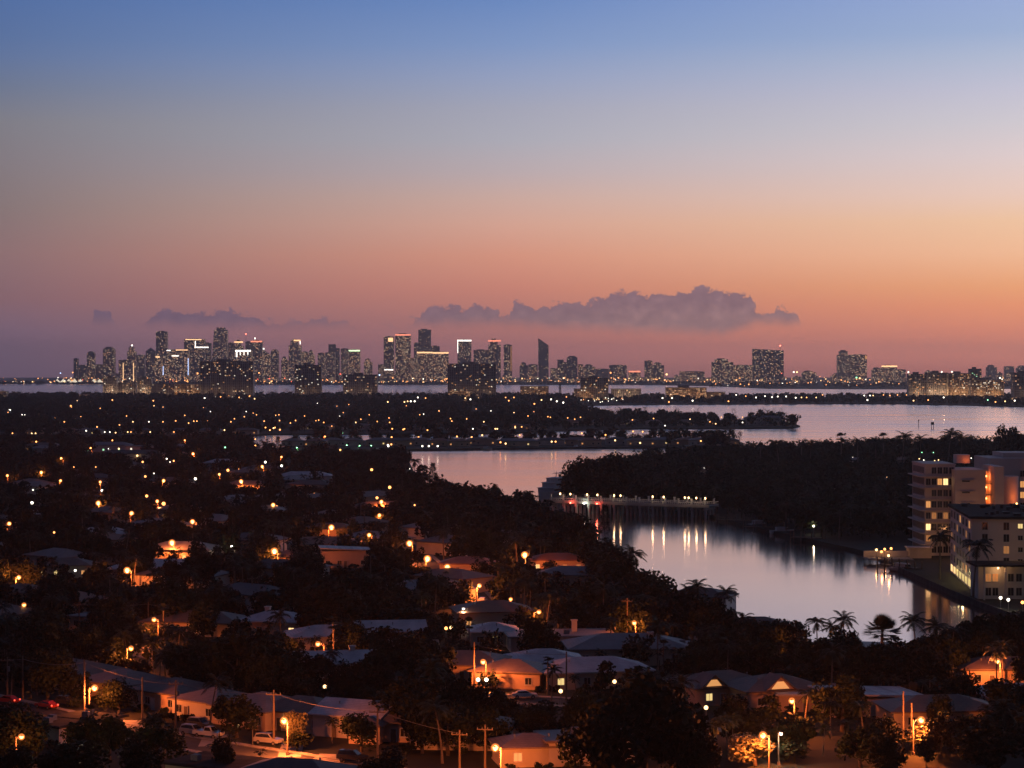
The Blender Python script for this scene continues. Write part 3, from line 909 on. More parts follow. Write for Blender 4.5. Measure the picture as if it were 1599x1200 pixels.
VENT = MB().tube([(0, 0, -.4), (0, 0, .75)], .09, 8).tube([(0, 0, .75), (0, 0, .9)], .16, 8).mesh('vent', M['metal'])
ACBOX = MB().box(-.6, .6, -.5, .5, 0, .85).box(-.5, .5, -.4, .4, .85, .92).mesh('air_conditioner', M['metal'])
HOUSE_BOX = []      # (x, y, radius) footprints to keep trees out
SHOW = []           # (px, py, half width px, half height px, distance, priority) image areas a nearer tree should not cover


def roof_mesh(kind_, w, d, h, m, ov=0.65, pitch=0.30, th=0.24):
    hw, hd = w / 2 + ov, d / 2 + ov
    mb = MB()
    if kind_ in ('hip', 'gable'):
        rh = hd * pitch
        r = hw - hd if kind_ == 'hip' else hw
        if kind_ == 'hip' and hd > hw:
            rh = hw * pitch
            mb.add([(-hw, -hd, h), (hw, -hd, h), (hw, hd, h), (-hw, hd, h), (-hw, -hd, h + th), (hw, -hd, h + th), (hw, hd, h + th), (-hw, hd, h + th), (0, -(hd - hw), h + th + rh), (0, hd - hw, h + th + rh)],
                   [(3, 2, 1, 0), (0, 1, 5, 4), (1, 2, 6, 5), (2, 3, 7, 6), (3, 0, 4, 7), (4, 5, 8), (5, 6, 9, 8), (6, 7, 9), (7, 4, 8, 9)])
        else:
            r = max(r, 0.3)
            mb.add([(-hw, -hd, h), (hw, -hd, h), (hw, hd, h), (-hw, hd, h), (-hw, -hd, h + th), (hw, -hd, h + th), (hw, hd, h + th), (-hw, hd, h + th), (-r, 0, h + th + rh), (r, 0, h + th + rh)],
                   [(3, 2, 1, 0), (0, 1, 5, 4), (1, 2, 6, 5), (2, 3, 7, 6), (3, 0, 4, 7), (4, 5, 9, 8), (5, 6, 9), (6, 7, 8, 9), (7, 4, 8)])
    elif kind_ == 'flat':
        mb.box(-hw, hw, -hd, hd, h, h + 0.3)
        mb.box(-hw + .25, hw - .25, -hd + .25, hd - .25, h + 0.3, h + 0.36)
    elif kind_ == 'shed':
        mb.prism([(-hw, -hd), (hw, -hd), (hw, hd), (-hw, hd)], 0, lambda x, y: 0.3)
        mb.v = [(x, y, z + h + 0.02 + (x + hw) * 0.0 + (hw - x) * 0.05) for x, y, z in mb.v]
    return mb, m


ROOFH = 0


def house(px, py, w, d, h, rot, roof, rc, wc, lab, win='pppp', side='pp', door='wood', chim=None, storeys=1, garage=False, grp=None, prio=1, porch=None, wing=None, name='house', pos=None, rad_pipe=True):
    """one house; win gives the front windows one letter each: p dark, l lit, b bright, d dim, y yellow, w white, g green, - none"""
    x, y = pos if pos else at(px, py)
    rz = R(rot)
    # the front wall's foot sits at the given point; the body lies behind it
    bx, by = x - math.sin(rz) * d / 2, y + math.cos(rz) * d / 2
    root = empty(name, (bx, by, 1.2), lab, 'house', rz, grp)
    hw, hd = w / 2, d / 2
    wm = MB().box(-hw, hw, -hd, hd, 0, h)
    wm.box(-hw - .12, hw + .12, -hd - .12, hd + .12, 0, 0.25)
    if roof == 'gable':
        gz = (hd + .65) * 0.30 * hd / (hd + .65)
        for sx_ in (-hw + .1, hw - .1):
            wm.add([(sx_ - .1, -hd, h), (sx_ - .1, hd, h), (sx_ - .1, 0, h + gz), (sx_ + .1, -hd, h), (sx_ + .1, hd, h), (sx_ + .1, 0, h + gz)], [(0, 1, 2), (3, 5, 4), (0, 2, 5, 3), (1, 4, 5, 2)])
    wm.build('wall', M[wc], root)
    rm, m_ = roof_mesh(roof, w, d, h, M[rc])
    ro = rm.build('roof', m_, root)
    if chim:
        cx, cyy = chim
        z0 = h + 0.3
        MB().box(cx * hw - .55, cx * hw + .55, cyy * hd - .45, cyy * hd + .45, z0 - .2, z0 + 2.4).box(cx * hw - .7, cx * hw + .7, cyy * hd - .6, cyy * hd + .6, z0 + 2.4, z0 + 2.6).build('chimney', M['stucco'], ro)
    if rad_pipe and roof in ('hip', 'gable', 'flat'):
        vz = h + .3 + (0 if roof == 'flat' else min(hw, hd) * .12)
        for vx, vy in random.sample([(-.5, -.35), (.1, -.45), (.45, .3), (-.2, .35), (.55, -.3)], 2):
            link('vent' if roof != 'flat' else 'air_conditioner', VENT if roof != 'flat' else ACBOX, ro, (vx * hw, vy * hd, vz))
    key = {'p': 'pane', 'l': 'lit', 'b': 'lit_bright', 'd': 'lit_dim', 'y': 'lit_yellow', 'w': 'lit_white', 'g': 'lit_green'}
    n = len(win)
    sh = h / storeys
    for s in range(storeys):
        for i, c in enumerate(win):
            xx = -hw + w * (i + 0.5) / n
            if c in key:
                link('window', HW[key[c]], root, (xx, -hd, s * sh + min(1.55, sh * 0.55)))
        for i, c in enumerate(side):
            yy = -hd + d * (i + 0.5) / len(side)
            for sgn in (-1, 1):
                if c in key:
                    link('window', HW[key[c]], root, (sgn * hw, yy, s * sh + 1.5), R(-90 if sgn < 0 else 90))
    if door:
        di = n // 2
        xd = -hw + w * di / n
        do = link('door', DOORS[door], root, (xd, -hd - .12, 0.0))
        link('handle', knob_me, do)
    if garage:
        link('garage_door', GAR, root, (hw - 1.9, -hd - .13, 0))
    if porch:
        MB().box(-.12, .12, -.2, -.0, -.14, .14).build('porch_light', M[porch], root, (-hw + w * (n // 2) / n + .9, -hd, 2.2))
    if wing:
        wx, ww, wd = wing       # a lower wing that steps forward, its own hip roof
        wr = MB().box(wx - ww / 2, wx + ww / 2, -hd - wd, -hd - .005, 0, h * .93).build('wing_wall', M[wc], root)
        rm2, _ = roof_mesh('hip', ww, wd + 3, h * .93, None)
        rm2.v = [(vx + wx, vy - hd - wd / 2 + 1.5, vz) for vx, vy, vz in rm2.v]
        rm2.build('wing_roof', M[rc], root)
        link('window', HW['pane'], root, (wx, -hd - wd, 1.5))
    rad = math.hypot(w, d) / 2
    HOUSE_BOX.append((bx, by, hw + 1.2, hd + 1.2, rz))
    p0 = proj(bx, by - 0.3 * d, 1.2 + h * 0.55)
    kpx = FPX / by
    SHOW.append((p0[0], p0[1], hw * .7 * kpx, h * .5 * kpx + 2, by - rad, prio))
    return root


H = house
# the lamp-lit row along the lower street
H(86, 1077, 15, 11, 3.0, -40, 'hip', 'roof_brown', 'peach', 'house with long brown hip roof, farthest in the orange lit row', 'p-pp-', 'p', prio=2)
H(157, 1094, 13, 11, 3.0, -40, 'hip', 'roof_mauve', 'peach', 'house with pale mauve hip roof right behind a blazing street lamp', 'p-p-', 'p', garage=True, prio=2)
H(240, 1109, 12, 11, 3.0, -40, 'hip', 'roof_brown', 'peach', 'house with brown hip roof and two small windows behind the thick pole', 'pp-p', 'p', door='white', prio=2)
H(303, 1124, 11, 10, 3.0, -40, 'hip', 'roof_mauve', 'stucco', 'small house with square dark window and cream wall in the orange lit row', 'p-p', 'p', prio=2)
H(372, 1136, 13, 12, 3.0, -40, 'hip', 'roof_mauve', 'peach', 'house with tall pale hip roof and a glowing yellow door', 'pp-p', 'p', door='lit', prio=2)
H(448, 1142, 14, 11, 3.0, -28, 'hip', 'roof_brown', 'peach', 'house with a brightly lit porch bay beside a street lamp', 'p-b-p', 'p', porch='lens_warm', prio=2)
H(540, 1153, 12, 11, 3.4, -24, 'gable', 'roof_white', 'stucco', 'white roofed house with a palm against its orange lit wall', '-p-', 'p', prio=2)
H(615, 1159, 14, 11, 3.0, -12, 'hip', 'roof_brown', 'peach', 'brown hip roofed house closing the orange lit row', 'p-p-', 'p', wing=(-4, 5, 3), prio=2)
H(715, 1172, 15, 11, 3.0, -6, 'hip', 'roof_dark', 'stucco', 'dark roofed house with a pale dormer near the bottom edge', 'p-p-', 'p')
# in front of that street
H(122, 1150, 9, 6, 2.6, -28, 'flat', 'roof_flat', 'stucco', 'flat roofed pale carport house in front of the orange lit street', 'p--', '-', garage=True)
H(62, 1160, 8, 6, 2.6, -28, 'flat', 'roof_flat', 'stucco', 'low flat roofed annexe beside the pale carport house', 'p-', '-', door=None)
H(315, 1228, 13, 9, 2.6, -30, 'flat', 'roof_flat', 'cream', 'low bluish flat roofed house near the bottom edge', 'p-p', 'p')
H(440, 1244, 14, 9, 2.8, -20, 'hip', 'roof_dark', 'cream', 'dark hip roofed house at the bottom edge by the bright driveway', 'p-p', 'p')
H(925, 1196, 13, 9, 3.6, 10, 'flat', 'roof_mauve', 'stucco', 'pale flat roofed house with a square chimney at the bottom edge', 'p--', 'p', chim=(.7, 0), door=None, prio=2)
H(835, 1198, 10, 8, 2.8, 10, 'hip', 'roof_mauve', 'cream', 'low tan hip roof at the bottom edge below the single lit doorway', 'l-', '-', door=None)
# second tier
H(140, 985, 11, 8, 2.9, -25, 'flat', 'roof_grey', 'peach', 'house with two pale orange lit walls behind the dark garden', 'p-p', 'p', wing=(3, 4, 2))
H(295, 994, 22, 12, 2.9, -12, 'hip', 'roof_brown', 'cream', 'long low house with very wide brown roof behind a lamp', 'p-pp-p', 'p')
H(418, 995, 15, 11, 3.2, -15, 'hip', 'roof_white', 'peach', 'white roofed house with lit windows and a white chimney', 'lp-b', 'p', chim=(-.3, .1), prio=2)
H(516, 1018, 16, 11, 3.0, 12, 'hip', 'roof_white', 'stucco', 'long white roofed house behind a small lamp in the dark garden', 'p-p-', 'p')
H(610, 1010, 15, 11, 3.0, 8, 'gable', 'roof_white', 'peach', 'white gabled house with one orange lit corner', 'p-d', 'p')
H(556, 982, 12, 10, 3.0, 20, 'gable', 'roof_white', 'stucco', 'plain white roof showing above black trees', '-p-', '-')
H(532, 1062, 16, 11, 2.9, 10, 'gable', 'roof_white', 'stucco', 'white gabled roof with a stout chimney among black trees', 'p-p', 'p', chim=(.35, 0))
H(640, 1040, 10, 9, 2.9, 0, 'gable', 'roof_mauve', 'stucco', 'small pale gable half hidden behind bushes', 'p-', '-')
H(722, 1065, 16, 12, 3.0, -14, 'hip', 'roof_brown', 'peach', 'brown hip roofed house lit by a lamp at its corner', 'p-p-', 'p')
H(790, 1076, 13, 10, 3.0, -14, 'hip', 'roof_mauve', 'peach', 'house with a bright orange lit porch post beside a lamp', 'p-p', 'p')
H(774, 1010, 10, 9, 3.0, 6, 'hip', 'roof_white', 'cream', 'small white roofed house with one glowing yellow window', 'pyp', 'p', prio=2)
H(855, 1060, 14, 11, 3.0, 6, 'hip', 'roof_white', 'peach', 'white hip roofed house behind a leaning palm', 'p-p', 'p')
H(938, 1076, 20, 12, 3.0, 12, 'hip', 'roof_white', 'cream', 'large white hip roofed house with floodlit entrance plants', 'yp-p', 'p', porch='lens_warm', prio=2)
H(880, 1018, 22, 12, 3.0, 6, 'flat', 'roof_grey', 'stucco', 'wide grey flat roofed house with two roof boxes', 'p-p-', 'p', chim=(.3, .2))
H(985, 1040, 24, 14, 3.2, 4, 'hip', 'roof_grey', 'cream', 'wide grey house with stepped low roofs in the dark middle', 'p-pp', 'p', chim=(.4, -.2))
H(1050, 1035, 9, 8, 3.0, 4, 'flat', 'roof_white', 'white', 'white walled wing with one square dark window', '-p', '-')
H(1086, 966, 15, 10, 5.0, -20, 'hip', 'roof_dark', 'white', 'two storey white house beside the pink cove', 'p-p', 'p', storeys=2, prio=2)
H(1185, 1004, 14, 10, 3.2, 0, 'hip', 'roof_brown', 'cream', 'low tan house at the water edge under a row of palms', 'p-p', '-')
hA = H(1150, 1100, 16, 12, 3.0, 22, 'hip', 'roof_brown', 'peach', 'broad brown roofed house with a lit triangular gable window', 'y-p', 'p', prio=2, wing=(3, 5, 3))
hB = H(1230, 1108, 15, 12, 3.2, 18, 'hip', 'roof_brown', 'peach', 'brown roofed house with glowing orange gable next door to its twin', 'p-b', 'p', prio=2)
def dormer(root, x, y, z, w_, rc):
    MB().add([(x - w_ / 2, y, z), (x + w_ / 2, y, z), (x, y, z + w_ * .42), (x - w_ / 2, y + 4, z), (x + w_ / 2, y + 4, z), (x, y + 4, z + w_ * .42)], [(0, 1, 2), (3, 5, 4), (0, 3, 4, 1)]).build('gable', M['peach'], root)
    MB().add([(x - w_ / 2 - .4, y - .5, z - .17), (x, y - .5, z + w_ * .42 + .05), (x, y + 4.4, z + w_ * .42 + .05), (x - w_ / 2 - .4, y + 4.4, z - .17), (x + w_ / 2 + .4, y - .5, z - .17), (x + w_ / 2 + .4, y + 4.4, z - .17),
               (x - w_ / 2 - .4, y - .5, z - .02), (x, y - .5, z + w_ * .42 + .22), (x, y + 4.4, z + w_ * .42 + .22), (x - w_ / 2 - .4, y + 4.4, z - .02), (x + w_ / 2 + .4, y - .5, z - .02), (x + w_ / 2 + .4, y + 4.4, z - .02)],
              [(0, 3, 2, 1), (1, 2, 5, 4), (6, 7, 8, 9), (7, 10, 11, 8), (0, 1, 7, 6), (1, 4, 10, 7), (2, 3, 9, 8), (5, 2, 8, 11), (3, 0, 6, 9), (4, 5, 11, 10)]).build('gable_roof', M[rc], root)
    MB().add([(x - w_ * .33, y - .03, z + .08), (x + w_ * .33, y - .03, z + .08), (x + w_ * .12, y - .03, z + w_ * .26), (x - w_ * .12, y - .03, z + w_ * .26)], [(0, 1, 2, 3)]).build('gable_window', M['lit'], root)


dormer(hA, -4.5, -6.3, 3.4, 4.6, 'roof_brown')
dormer(hB, -1.5, -6.4, 3.6, 5.2, 'roof_brown')
H(1170, 1045, 9, 7, 2.9, 10, 'flat', 'roof_white', 'white', 'small white shed roof tilted among the black trees', '--', '-', door=None)
H(1280, 1112, 14, 10, 2.8, 0, 'flat', 'roof_white', 'peach', 'low white flat roof behind the tall lamp pole', 'p-p', '-', prio=2)
H(1372, 1118, 16, 10, 2.9, 14, 'shed', 'roof_white', 'peach', 'low white sloping roof beside two palms', 'd--d', '-', prio=2)
H(1480, 1140, 18, 11, 2.9, 6, 'hip', 'roof_brown', 'cream', 'dark brown roof behind the bright corner lamp and orange bushes', 'p-p', 'p')
H(1388, 1040, 12, 9, 3.0, 10, 'shed', 'roof_grey', 'cream', 'house with a yellow lit wall under a grey sloping roof', '-y', '-', prio=2)
H(1428, 1048, 9, 8, 3.0, 10, 'flat', 'roof_grey', 'cream', 'house with glowing yellow windows between palm trunks', 'yl', '-', prio=2)
H(1476, 1052, 8, 8, 3.2, -10, 'flat', 'roof_grey', 'white', 'small greenish white garage wall lit by one lamp', '--', '-', door=None, porch='lens_white', prio=2)
H(1572, 1072, 16, 10, 3.0, 0, 'hip', 'roof_brown', 'peach', 'orange lit house under a tall palm near the frame edge', 'p-p', 'p')
H(1590, 1118, 14, 10, 3.0, 0, 'hip', 'roof_white', 'stucco', 'white roof corner cut by the frame edge', 'p-p', '-')
H(1080, 1168, 8, 6, 2.6, 0, 'flat', 'roof_white', 'white', 'tiny pale flat roof glimpsed through the black tree mass', '--', '-', door=None)
H(1195, 664.5, 44, 14, 8, 0, 'hip', 'roof_grey', 'stucco', 'large pillared house at the tip of the island across the bay', 'p-p-p-p', '-', storeys=2, prio=2)
# third tier and beyond
H(540, 887, 14, 10, 5.0, 8, 'shed', 'roof_white', 'peach', 'two storey house with a white sloping roof and orange lit wall', 'pp-p', '--', storeys=1, prio=3)
H(452, 888, 14, 10, 3.2, -10, 'hip', 'roof_brown', 'cream', 'brown hip roofed house behind a lamp near the white sloping roof', 'p-p', 'p')
H(512, 846, 18, 10, 4.2, -6, 'hip', 'roof_dark', 'peach', 'house with orange lit wall behind bushes and a lamp', 'pp-pp', 'p', prio=2)
H(250, 908, 30, 14, 3.2, -4, 'hip', 'roof_white', 'peach', 'long white roofed building with pillars lit orange', 'p-p-p-p', 'p', prio=2)
H(98, 903, 16, 10, 3.4, 0, 'hip', 'roof_brown', 'cream', 'house with yellow lit walls and a white wall lamp', 'yy-l', 'p', porch='lens_white', prio=2)
H(20, 945, 13, 10, 3.0, -20, 'hip', 'roof_brown', 'peach', 'house corner below two stacked lamps at the frame edge', 'p-p', 'p')
H(872, 893, 16, 10, 3.2, 0, 'hip', 'roof_rust', 'peach', 'house with a red lit wall and a yellow lit bay behind palms', 'y-dd', 'p', prio=2)
H(895, 925, 20, 11, 4.4, -12, 'hip', 'roof_grey', 'cream', 'pale grey house high among tall palm trunks', 'y-p-', 'p')
H(730, 898, 16, 10, 3.0, -5, 'hip', 'roof_rust', 'peach', 'orange lit house front behind the lamp row', 'd-p', 'p', prio=2)
H(345, 735, 20, 12, 4.4, 0, 'hip', 'roof_white', 'white', 'white hip roofed house below a blazing lamp far off', 'p-p-', 'p', prio=2)
H(475, 757, 28, 13, 4.2, 0, 'hip', 'roof_white', 'white', 'wide grey white house far off among black trees', 'p-p-p', 'p', prio=2)
H(508, 796, 14, 12, 4.4, 30, 'gable', 'roof_mauve', 'stucco', 'pinkish gable end house among trees', 'p-', 'p')
H(500, 735, 26, 12, 4.6, 0, 'hip', 'roof_dark', 'stucco', 'long dark roofed house with pale wall stripe far off', 'p-p-p', '-')
H(168, 706, 34, 14, 4.6, 0, 'hip', 'roof_grey', 'white', 'pale canal house lit green from below', 'g-g-gg', 'p', porch='lens_white', prio=3)
H(205, 722, 40, 14, 5.2, 4, 'hip', 'roof_dark', 'stucco', 'long two storey house with arched gallery in shadow', 'p-p-p-p', 'p')
H(222, 712, 22, 12, 6.5, 10, 'flat', 'roof_grey', 'white', 'square pale modern house with one narrow lit window', 'w-p', 'p', storeys=2, prio=2)
H(65, 705, 26, 12, 4, 0, 'hip', 'roof_brown', 'peach', 'orange lit canal house with a row of windows at the frame edge', 'l-ll-', 'p', prio=2)
H(165, 850, 20, 12, 3.2, 20, 'hip', 'roof_white', 'stucco', 'faint white roof in the darkest gardens', 'p-p', '-')
H(40, 820, 18, 11, 3.2, 0, 'hip', 'roof_white', 'stucco', 'faint white roof near the frame edge lamp', 'p-p', '-')



# small canal and island houses, dimmer and far away; built once per kind, then copied
def small_house(rc, wc, win, lab, grp):
    r = house(0, 0, random.uniform(16, 24), 12, 3.8, 0, 'hip', rc, wc, lab, win, '--', door=None, grp=grp, pos=(0, 3000))
    HOUSE_BOX.pop(); SHOW.pop()
    return r


PROTO = [small_house('roof_dark', 'stucco', 'p-p-', '', 'dim houses among the dark trees'), small_house('roof_brown', 'peach', 'dp-l', '', 'dim houses among the dark trees'),
         small_house('roof_grey', 'cream', 'p-y-', '', 'dim houses among the dark trees'), small_house('roof_rust', 'peach', 'l-pp', '', 'dim houses among the dark trees'),
         small_house('roof_mauve', 'stucco', 'pp-p', '', 'dim houses among the dark trees')]
used = set()


def extra_lights():
    n = 0
    while n < 48:
        px = random.uniform(0, 860); py = random.uniform(632, 672) if n < 24 else random.uniform(690, 800)
        if py > 690 and px > 620:
            continue
        put_bead(px, py, random.choice('ooooyow'), isl if n < 24 else 'small garden light shining out of the dark gardens', 'lights in the wooded island' if n < 24 else 'garden lights in the dark gardens', random.uniform(.7, 1.1), 5)
        n += 1


def put_house(x, y, rz, lab, grp, prio=0):
    i = random.randrange(len(PROTO))
    o = PROTO[i] if i not in used else copy_tree(PROTO[i])
    used.add(i)
    o.location = (x, y, 1.2); o.rotation_euler = (0, 0, rz)
    tag(o, lab, 'house', grp)
    HOUSE_BOX.append((x, y, 12, 8, rz))
    p0 = proj(x, y - 5, 3.2)
    SHOW.append((p0[0], p0[1], 6 * FPX / y, 1.5 * FPX / y, y - 10, prio))


def far_enough(x, y, dmin):
    return all((x - a) ** 2 + (y - b) ** 2 > dmin ** 2 for a, b, *_ in HOUSE_BOX)


for px in list(range(452, 1150, 34)):       # the shore strip between the basin and the canal
    x, y = at(px + random.uniform(-8, 8), random.uniform(694, 697))
    put_house(x, y, R(random.uniform(-8, 8)), 'low house on the narrow island strip across the basin', 'houses on the narrow island strip')
for px in list(range(60, 1230, 46)):
    py = (682 if px < 420 else 674.5 if px < 850 else 667.5) - 3.5
    x, y = at(px + random.uniform(-10, 10), py)
    put_house(x, y, R(random.uniform(-8, 8)), 'low house on the canal side of the broad wooded island', 'houses along the wooded island canal')
n_try = 0
n_fill = 0
while n_fill < 48 and n_try < 4000:
    n_try += 1
    px, py = random.uniform(-20, 1150), random.uniform(700, 1000)
    x, y = at(px, py)
    if not inside(P_A, x, y) or not inside(P_A, x + 22, y) or not inside(P_A, x, y + 24) or not far_enough(x, y, 26):
        continue
    put_house(x, y, R(random.choice((-40, 50, -40, 10, -15))), 'dim low house half hidden in the dark garden blocks', 'dim houses among the dark trees')
    n_fill += 1
for px, py in [(1240, 745), (1330, 730), (1160, 735), (1400, 728), (1080, 745), (1270, 765), (1375, 765)]:
    x, y = at(px, py)
    put_house(x, y, R(random.uniform(-20, 20)), 'dark house buried in the black tree mass beyond the bridge', 'houses buried beyond the bridge', 0)

# ------------------------------------------------------------------ lamps
def lamp_proto(lens, power, colr, h=8.6, rad=0.30, light=True):
    root = empty('street_lamp', (0, 0, 1.2), '', 'street lamp')
    MB().tube([(0, 0, 0), (0, 0, h * .5), (0, 0, h - .2)], [0.13, 0.11, 0.08], 8).box(-.2, .2, -.2, .2, 0, .5).build('pole', M['wood'] if light else M['metal'], root)
    MB().tube([(0, 0, h - 1.0), (0, -0.5, h - .2), (0, -1.2, h + .05)], [.05, .045, .04], 6).build('arm', M['metal'], root)
    hd = MB().ball((0, -1.4, h + .1), (0.26, 0.48, 0.13), 10, 6).build('lamp_head', M['metal'], root)
    MB().ball((0, -1.45, h - .10), (rad, rad, rad), 12, 8).build('lens', M[lens], root)
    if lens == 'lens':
        MB().ball((0, -1.45, h - .10), (rad * 1.75, rad * 1.75, rad * 1.7), 16, 10).build('globe', M['globe'], root)  # oversized shell added round the lens as its halo
    if light:
        ld = bpy.data.lights.new('lamp_light', 'POINT')
        ld.energy = power; ld.color = colr; ld.shadow_soft_size = 0.3
        lo = bpy.data.objects.new('lamp_light', ld); col.objects.link(lo)
        lo.parent = root; lo.location = (0, -1.45, h - .85)
    return root


SOD = (1.0, 0.19, 0.038)
LP = {'L': lamp_proto('lens', 15000, SOD, 5.6, .36), 'M': lamp_proto('lens', 7000, SOD, 5.6, .32), 'S': lamp_proto('lens', 2200, SOD, 5.6, .28),
      'FL': lamp_proto('lens', 19000, SOD, 6.2, .62), 'FM': lamp_proto('lens', 11000, SOD, 6.2, .54), 'FS': lamp_proto('lens', 5000, SOD, 6.2, .44),
      'W': lamp_proto('lens_white', 700, (1, .85, .6), 5.0, .24), 'G': lamp_proto('lens_green', 900, (.3, 1, .42), 4.5, .3)}
LAMP_USED = set()
LAMPS = [
    (302, 709, 'L', 'blazing orange street lamp above the white hip roofed far house'),
    (377, 752, 'L', 'blazing orange street lamp between two distant roof gardens, mid distance'),
    (154, 786, 'L', 'blazing orange street lamp setting a round bush aglow'),
    (206, 802, 'M', 'orange street lamp with a lit pole beside it, down from the glowing bush'),
    (246, 783, 'S', 'small orange lamp beside a faintly lit trunk past the glowing bush'),
    (256, 751, 'M', 'orange lamp in a halo of lit leaves, far gardens'),
    (301, 815, 'M', 'orange lamp over a dark lawn between the far gardens'),
    (343, 741, 'S', 'small orange lamp alone up the dark hillside of trees'),
    (269, 848, 'L', 'large orange lamp over the darkest garden block'),
    (199, 891, 'M', 'orange lamp in front of the long white roofed building'),
    (30, 902, 'L', 'upper of two orange lamps stacked near the frame edge'),
    (38, 945, 'M', 'lower of two orange lamps stacked near the frame edge'),
    (241, 968, 'M', 'orange lamp in front of the very wide brown roof'),
    (205, 1013, 'M', 'orange lamp glinting over shiny palm fronds'),
    (148, 1075, 'L', 'brightest orange lamp at the head of the orange lit house row'),
    (34, 1151, 'S', 'orange lamp low in the corner among black shrubs'),
    (427, 789, 'M', 'orange lamp with lit wall behind it in the mid gardens'),
    (518, 824, 'L', 'orange lamp against the orange lit wall with bushes'),
    (429, 861, 'L', 'orange lamp before the brown hip roof near the two storey house'),
    (596, 784, 'M', 'orange lamp glowing in a red lit tree'),
    (593, 805, 'S', 'small orange lamp just below the red lit tree'),
    (577, 836, 'S', 'small orange lamp by a pale lit trunk'),
    (640, 849, 'L', 'first and largest orange lamp of the street running to the two storey house'),
    (668, 873, 'L', 'second orange lamp of the descending street row'),
    (699, 886, 'M', 'third, smaller orange lamp of the descending street row'),
    (749, 915, 'L', 'large orange lamp over a lit street junction with a parked car'),
    (842, 956, 'M', 'orange lamp within a grey palm crown'),
    (820, 867, 'L', 'orange lamp beside green lit shrubs near the cove'),
    (991, 973, 'M', 'orange lamp next to a bare pole in the dark middle'),
    (1267, 1010, 'M', 'orange lamp under the palms at the cove edge'),
    (1237, 1095, 'M', 'orange lamp on a tall lit pole before the low white flat roof'),
    (1439, 1125, 'L', 'very large orange lamp above orange lit bushes by two bare poles'),
    (1192, 1149, 'L', 'orange lamp beside a big orange lit bush at the bottom'),
    (774, 1168, 'L', 'orange lamp low at the bottom edge beside a thin pole'),
    (444, 1126, 'L', 'orange lamp by the spreading tree at the middle of the lit row'),
    (497, 1006, 'M', 'orange lamp before the long white roofed house'),
    (755, 1034, 'M', 'orange lamp at the corner of the brown hip roofed house'),
    (1558, 1033, 'M', 'orange lamp under a tall lit palm near the frame edge'),
    (724, 951, 'W', 'small white lamp below the lit street junction'),
    (798, 936, 'S', 'small orange lamp at the end of the lit wires'),
    (12, 743, 'S', 'small orange lamp at the frame edge, far gardens'),
    (65, 738, 'M', 'orange lamp with a red glow around it, far gardens'),
    (95, 751, 'S', 'tiny orange lamp one down from the red glowing one'),
    (157, 753, 'S', 'small lamp by an orange lit low wall'),
    (15, 818, 'S', 'small orange lamp by the faint white roof at the frame edge'),
    (96, 716, 'S', 'small orange lamp behind the canal houses'),
    (142, 700, 'S', 'small lamp by the green lit canal house'),
    (57, 690, 'S', 'small lamp among red lit trees beside the canal'),
    (410, 729, 'M', 'orange lamp above the far grey house'),
    (440, 714, 'S', 'small lamp one up from the far grey house'),
    (508, 682, 'S', 'small lamp over a tiny orange house on the canal'),
    (289, 688, 'S', 'small lamp at the canal bank opening'),
    (362, 853, 'W', 'small white lamp in the dark garden block'),
    (118, 1169, 'W', 'tiny white lamp in the black shrubs at the bottom'),
    (1220, 1146, 'W', 'small white lamp behind the orange lit bush'),
]


def put_lamp(px, py, t, lab, grp=None, h=None):
    if t in 'LMS' and py < 900:
        t = 'F' + t          # far lamps: lens and halo shell enlarged, power raised, to read brighter
    pr = LP[t]
    lz = {'L': 5.5, 'M': 5.5, 'S': 5.5, 'W': 4.9, 'G': 4.4, 'FL': 6.1, 'FM': 6.1, 'FS': 6.1}[t]
    x, y = at(px, py, 1.2 + lz)
    rz = random.uniform(-.9, .9)
    o = pr if t not in LAMP_USED else copy_tree(pr)
    LAMP_USED.add(t)
    o.location = (x - math.sin(rz) * 1.45, y + math.cos(rz) * 1.45, 1.2)
    o.rotation_euler = (0, 0, rz)
    tag(o, lab, 'street lamp', grp)
    SHOW.append((px, py, 5 + 900 / y, 4 + 1500 / y, y + 3, 9))


for px, py, t, lab in LAMPS:
    if t:
        put_lamp(px, py, t, lab)
for px, py in [(464, 699), (542, 695.5), (562, 696), (580, 696)]:
    put_lamp(px, py, 'G', 'green garden floodlight on the bank below the canal', 'green floodlights by the canal')

# small lights on the islands: a short post with a bright globe, one mesh each, too far for parts
def bead(lens, r=0.72, h=5.0):
    return MB().tube([(0, 0, 0), (0, 0, h)], 0.09, 5, 0).ball((0, 0, h), r, 8, 6, 1).mesh('lamp', [M['metal'], M[lens]])


BEAD = {k: bead('bead_' + k) for k in 'owygrb'}


def put_bead(px, py, k, lab, grp, scale=1.0, show=8, h=5.0):
    x, y = at(px, py, 1.2 + h * scale)
    o = link('lamp', BEAD[k], None, (x, y, 1.2))
    o.scale = (scale,) * 3
    tag(o, lab, 'lamp', grp)
    if show:
        SHOW.append((px, py, 2.5, 2.5, y, show))
    return o


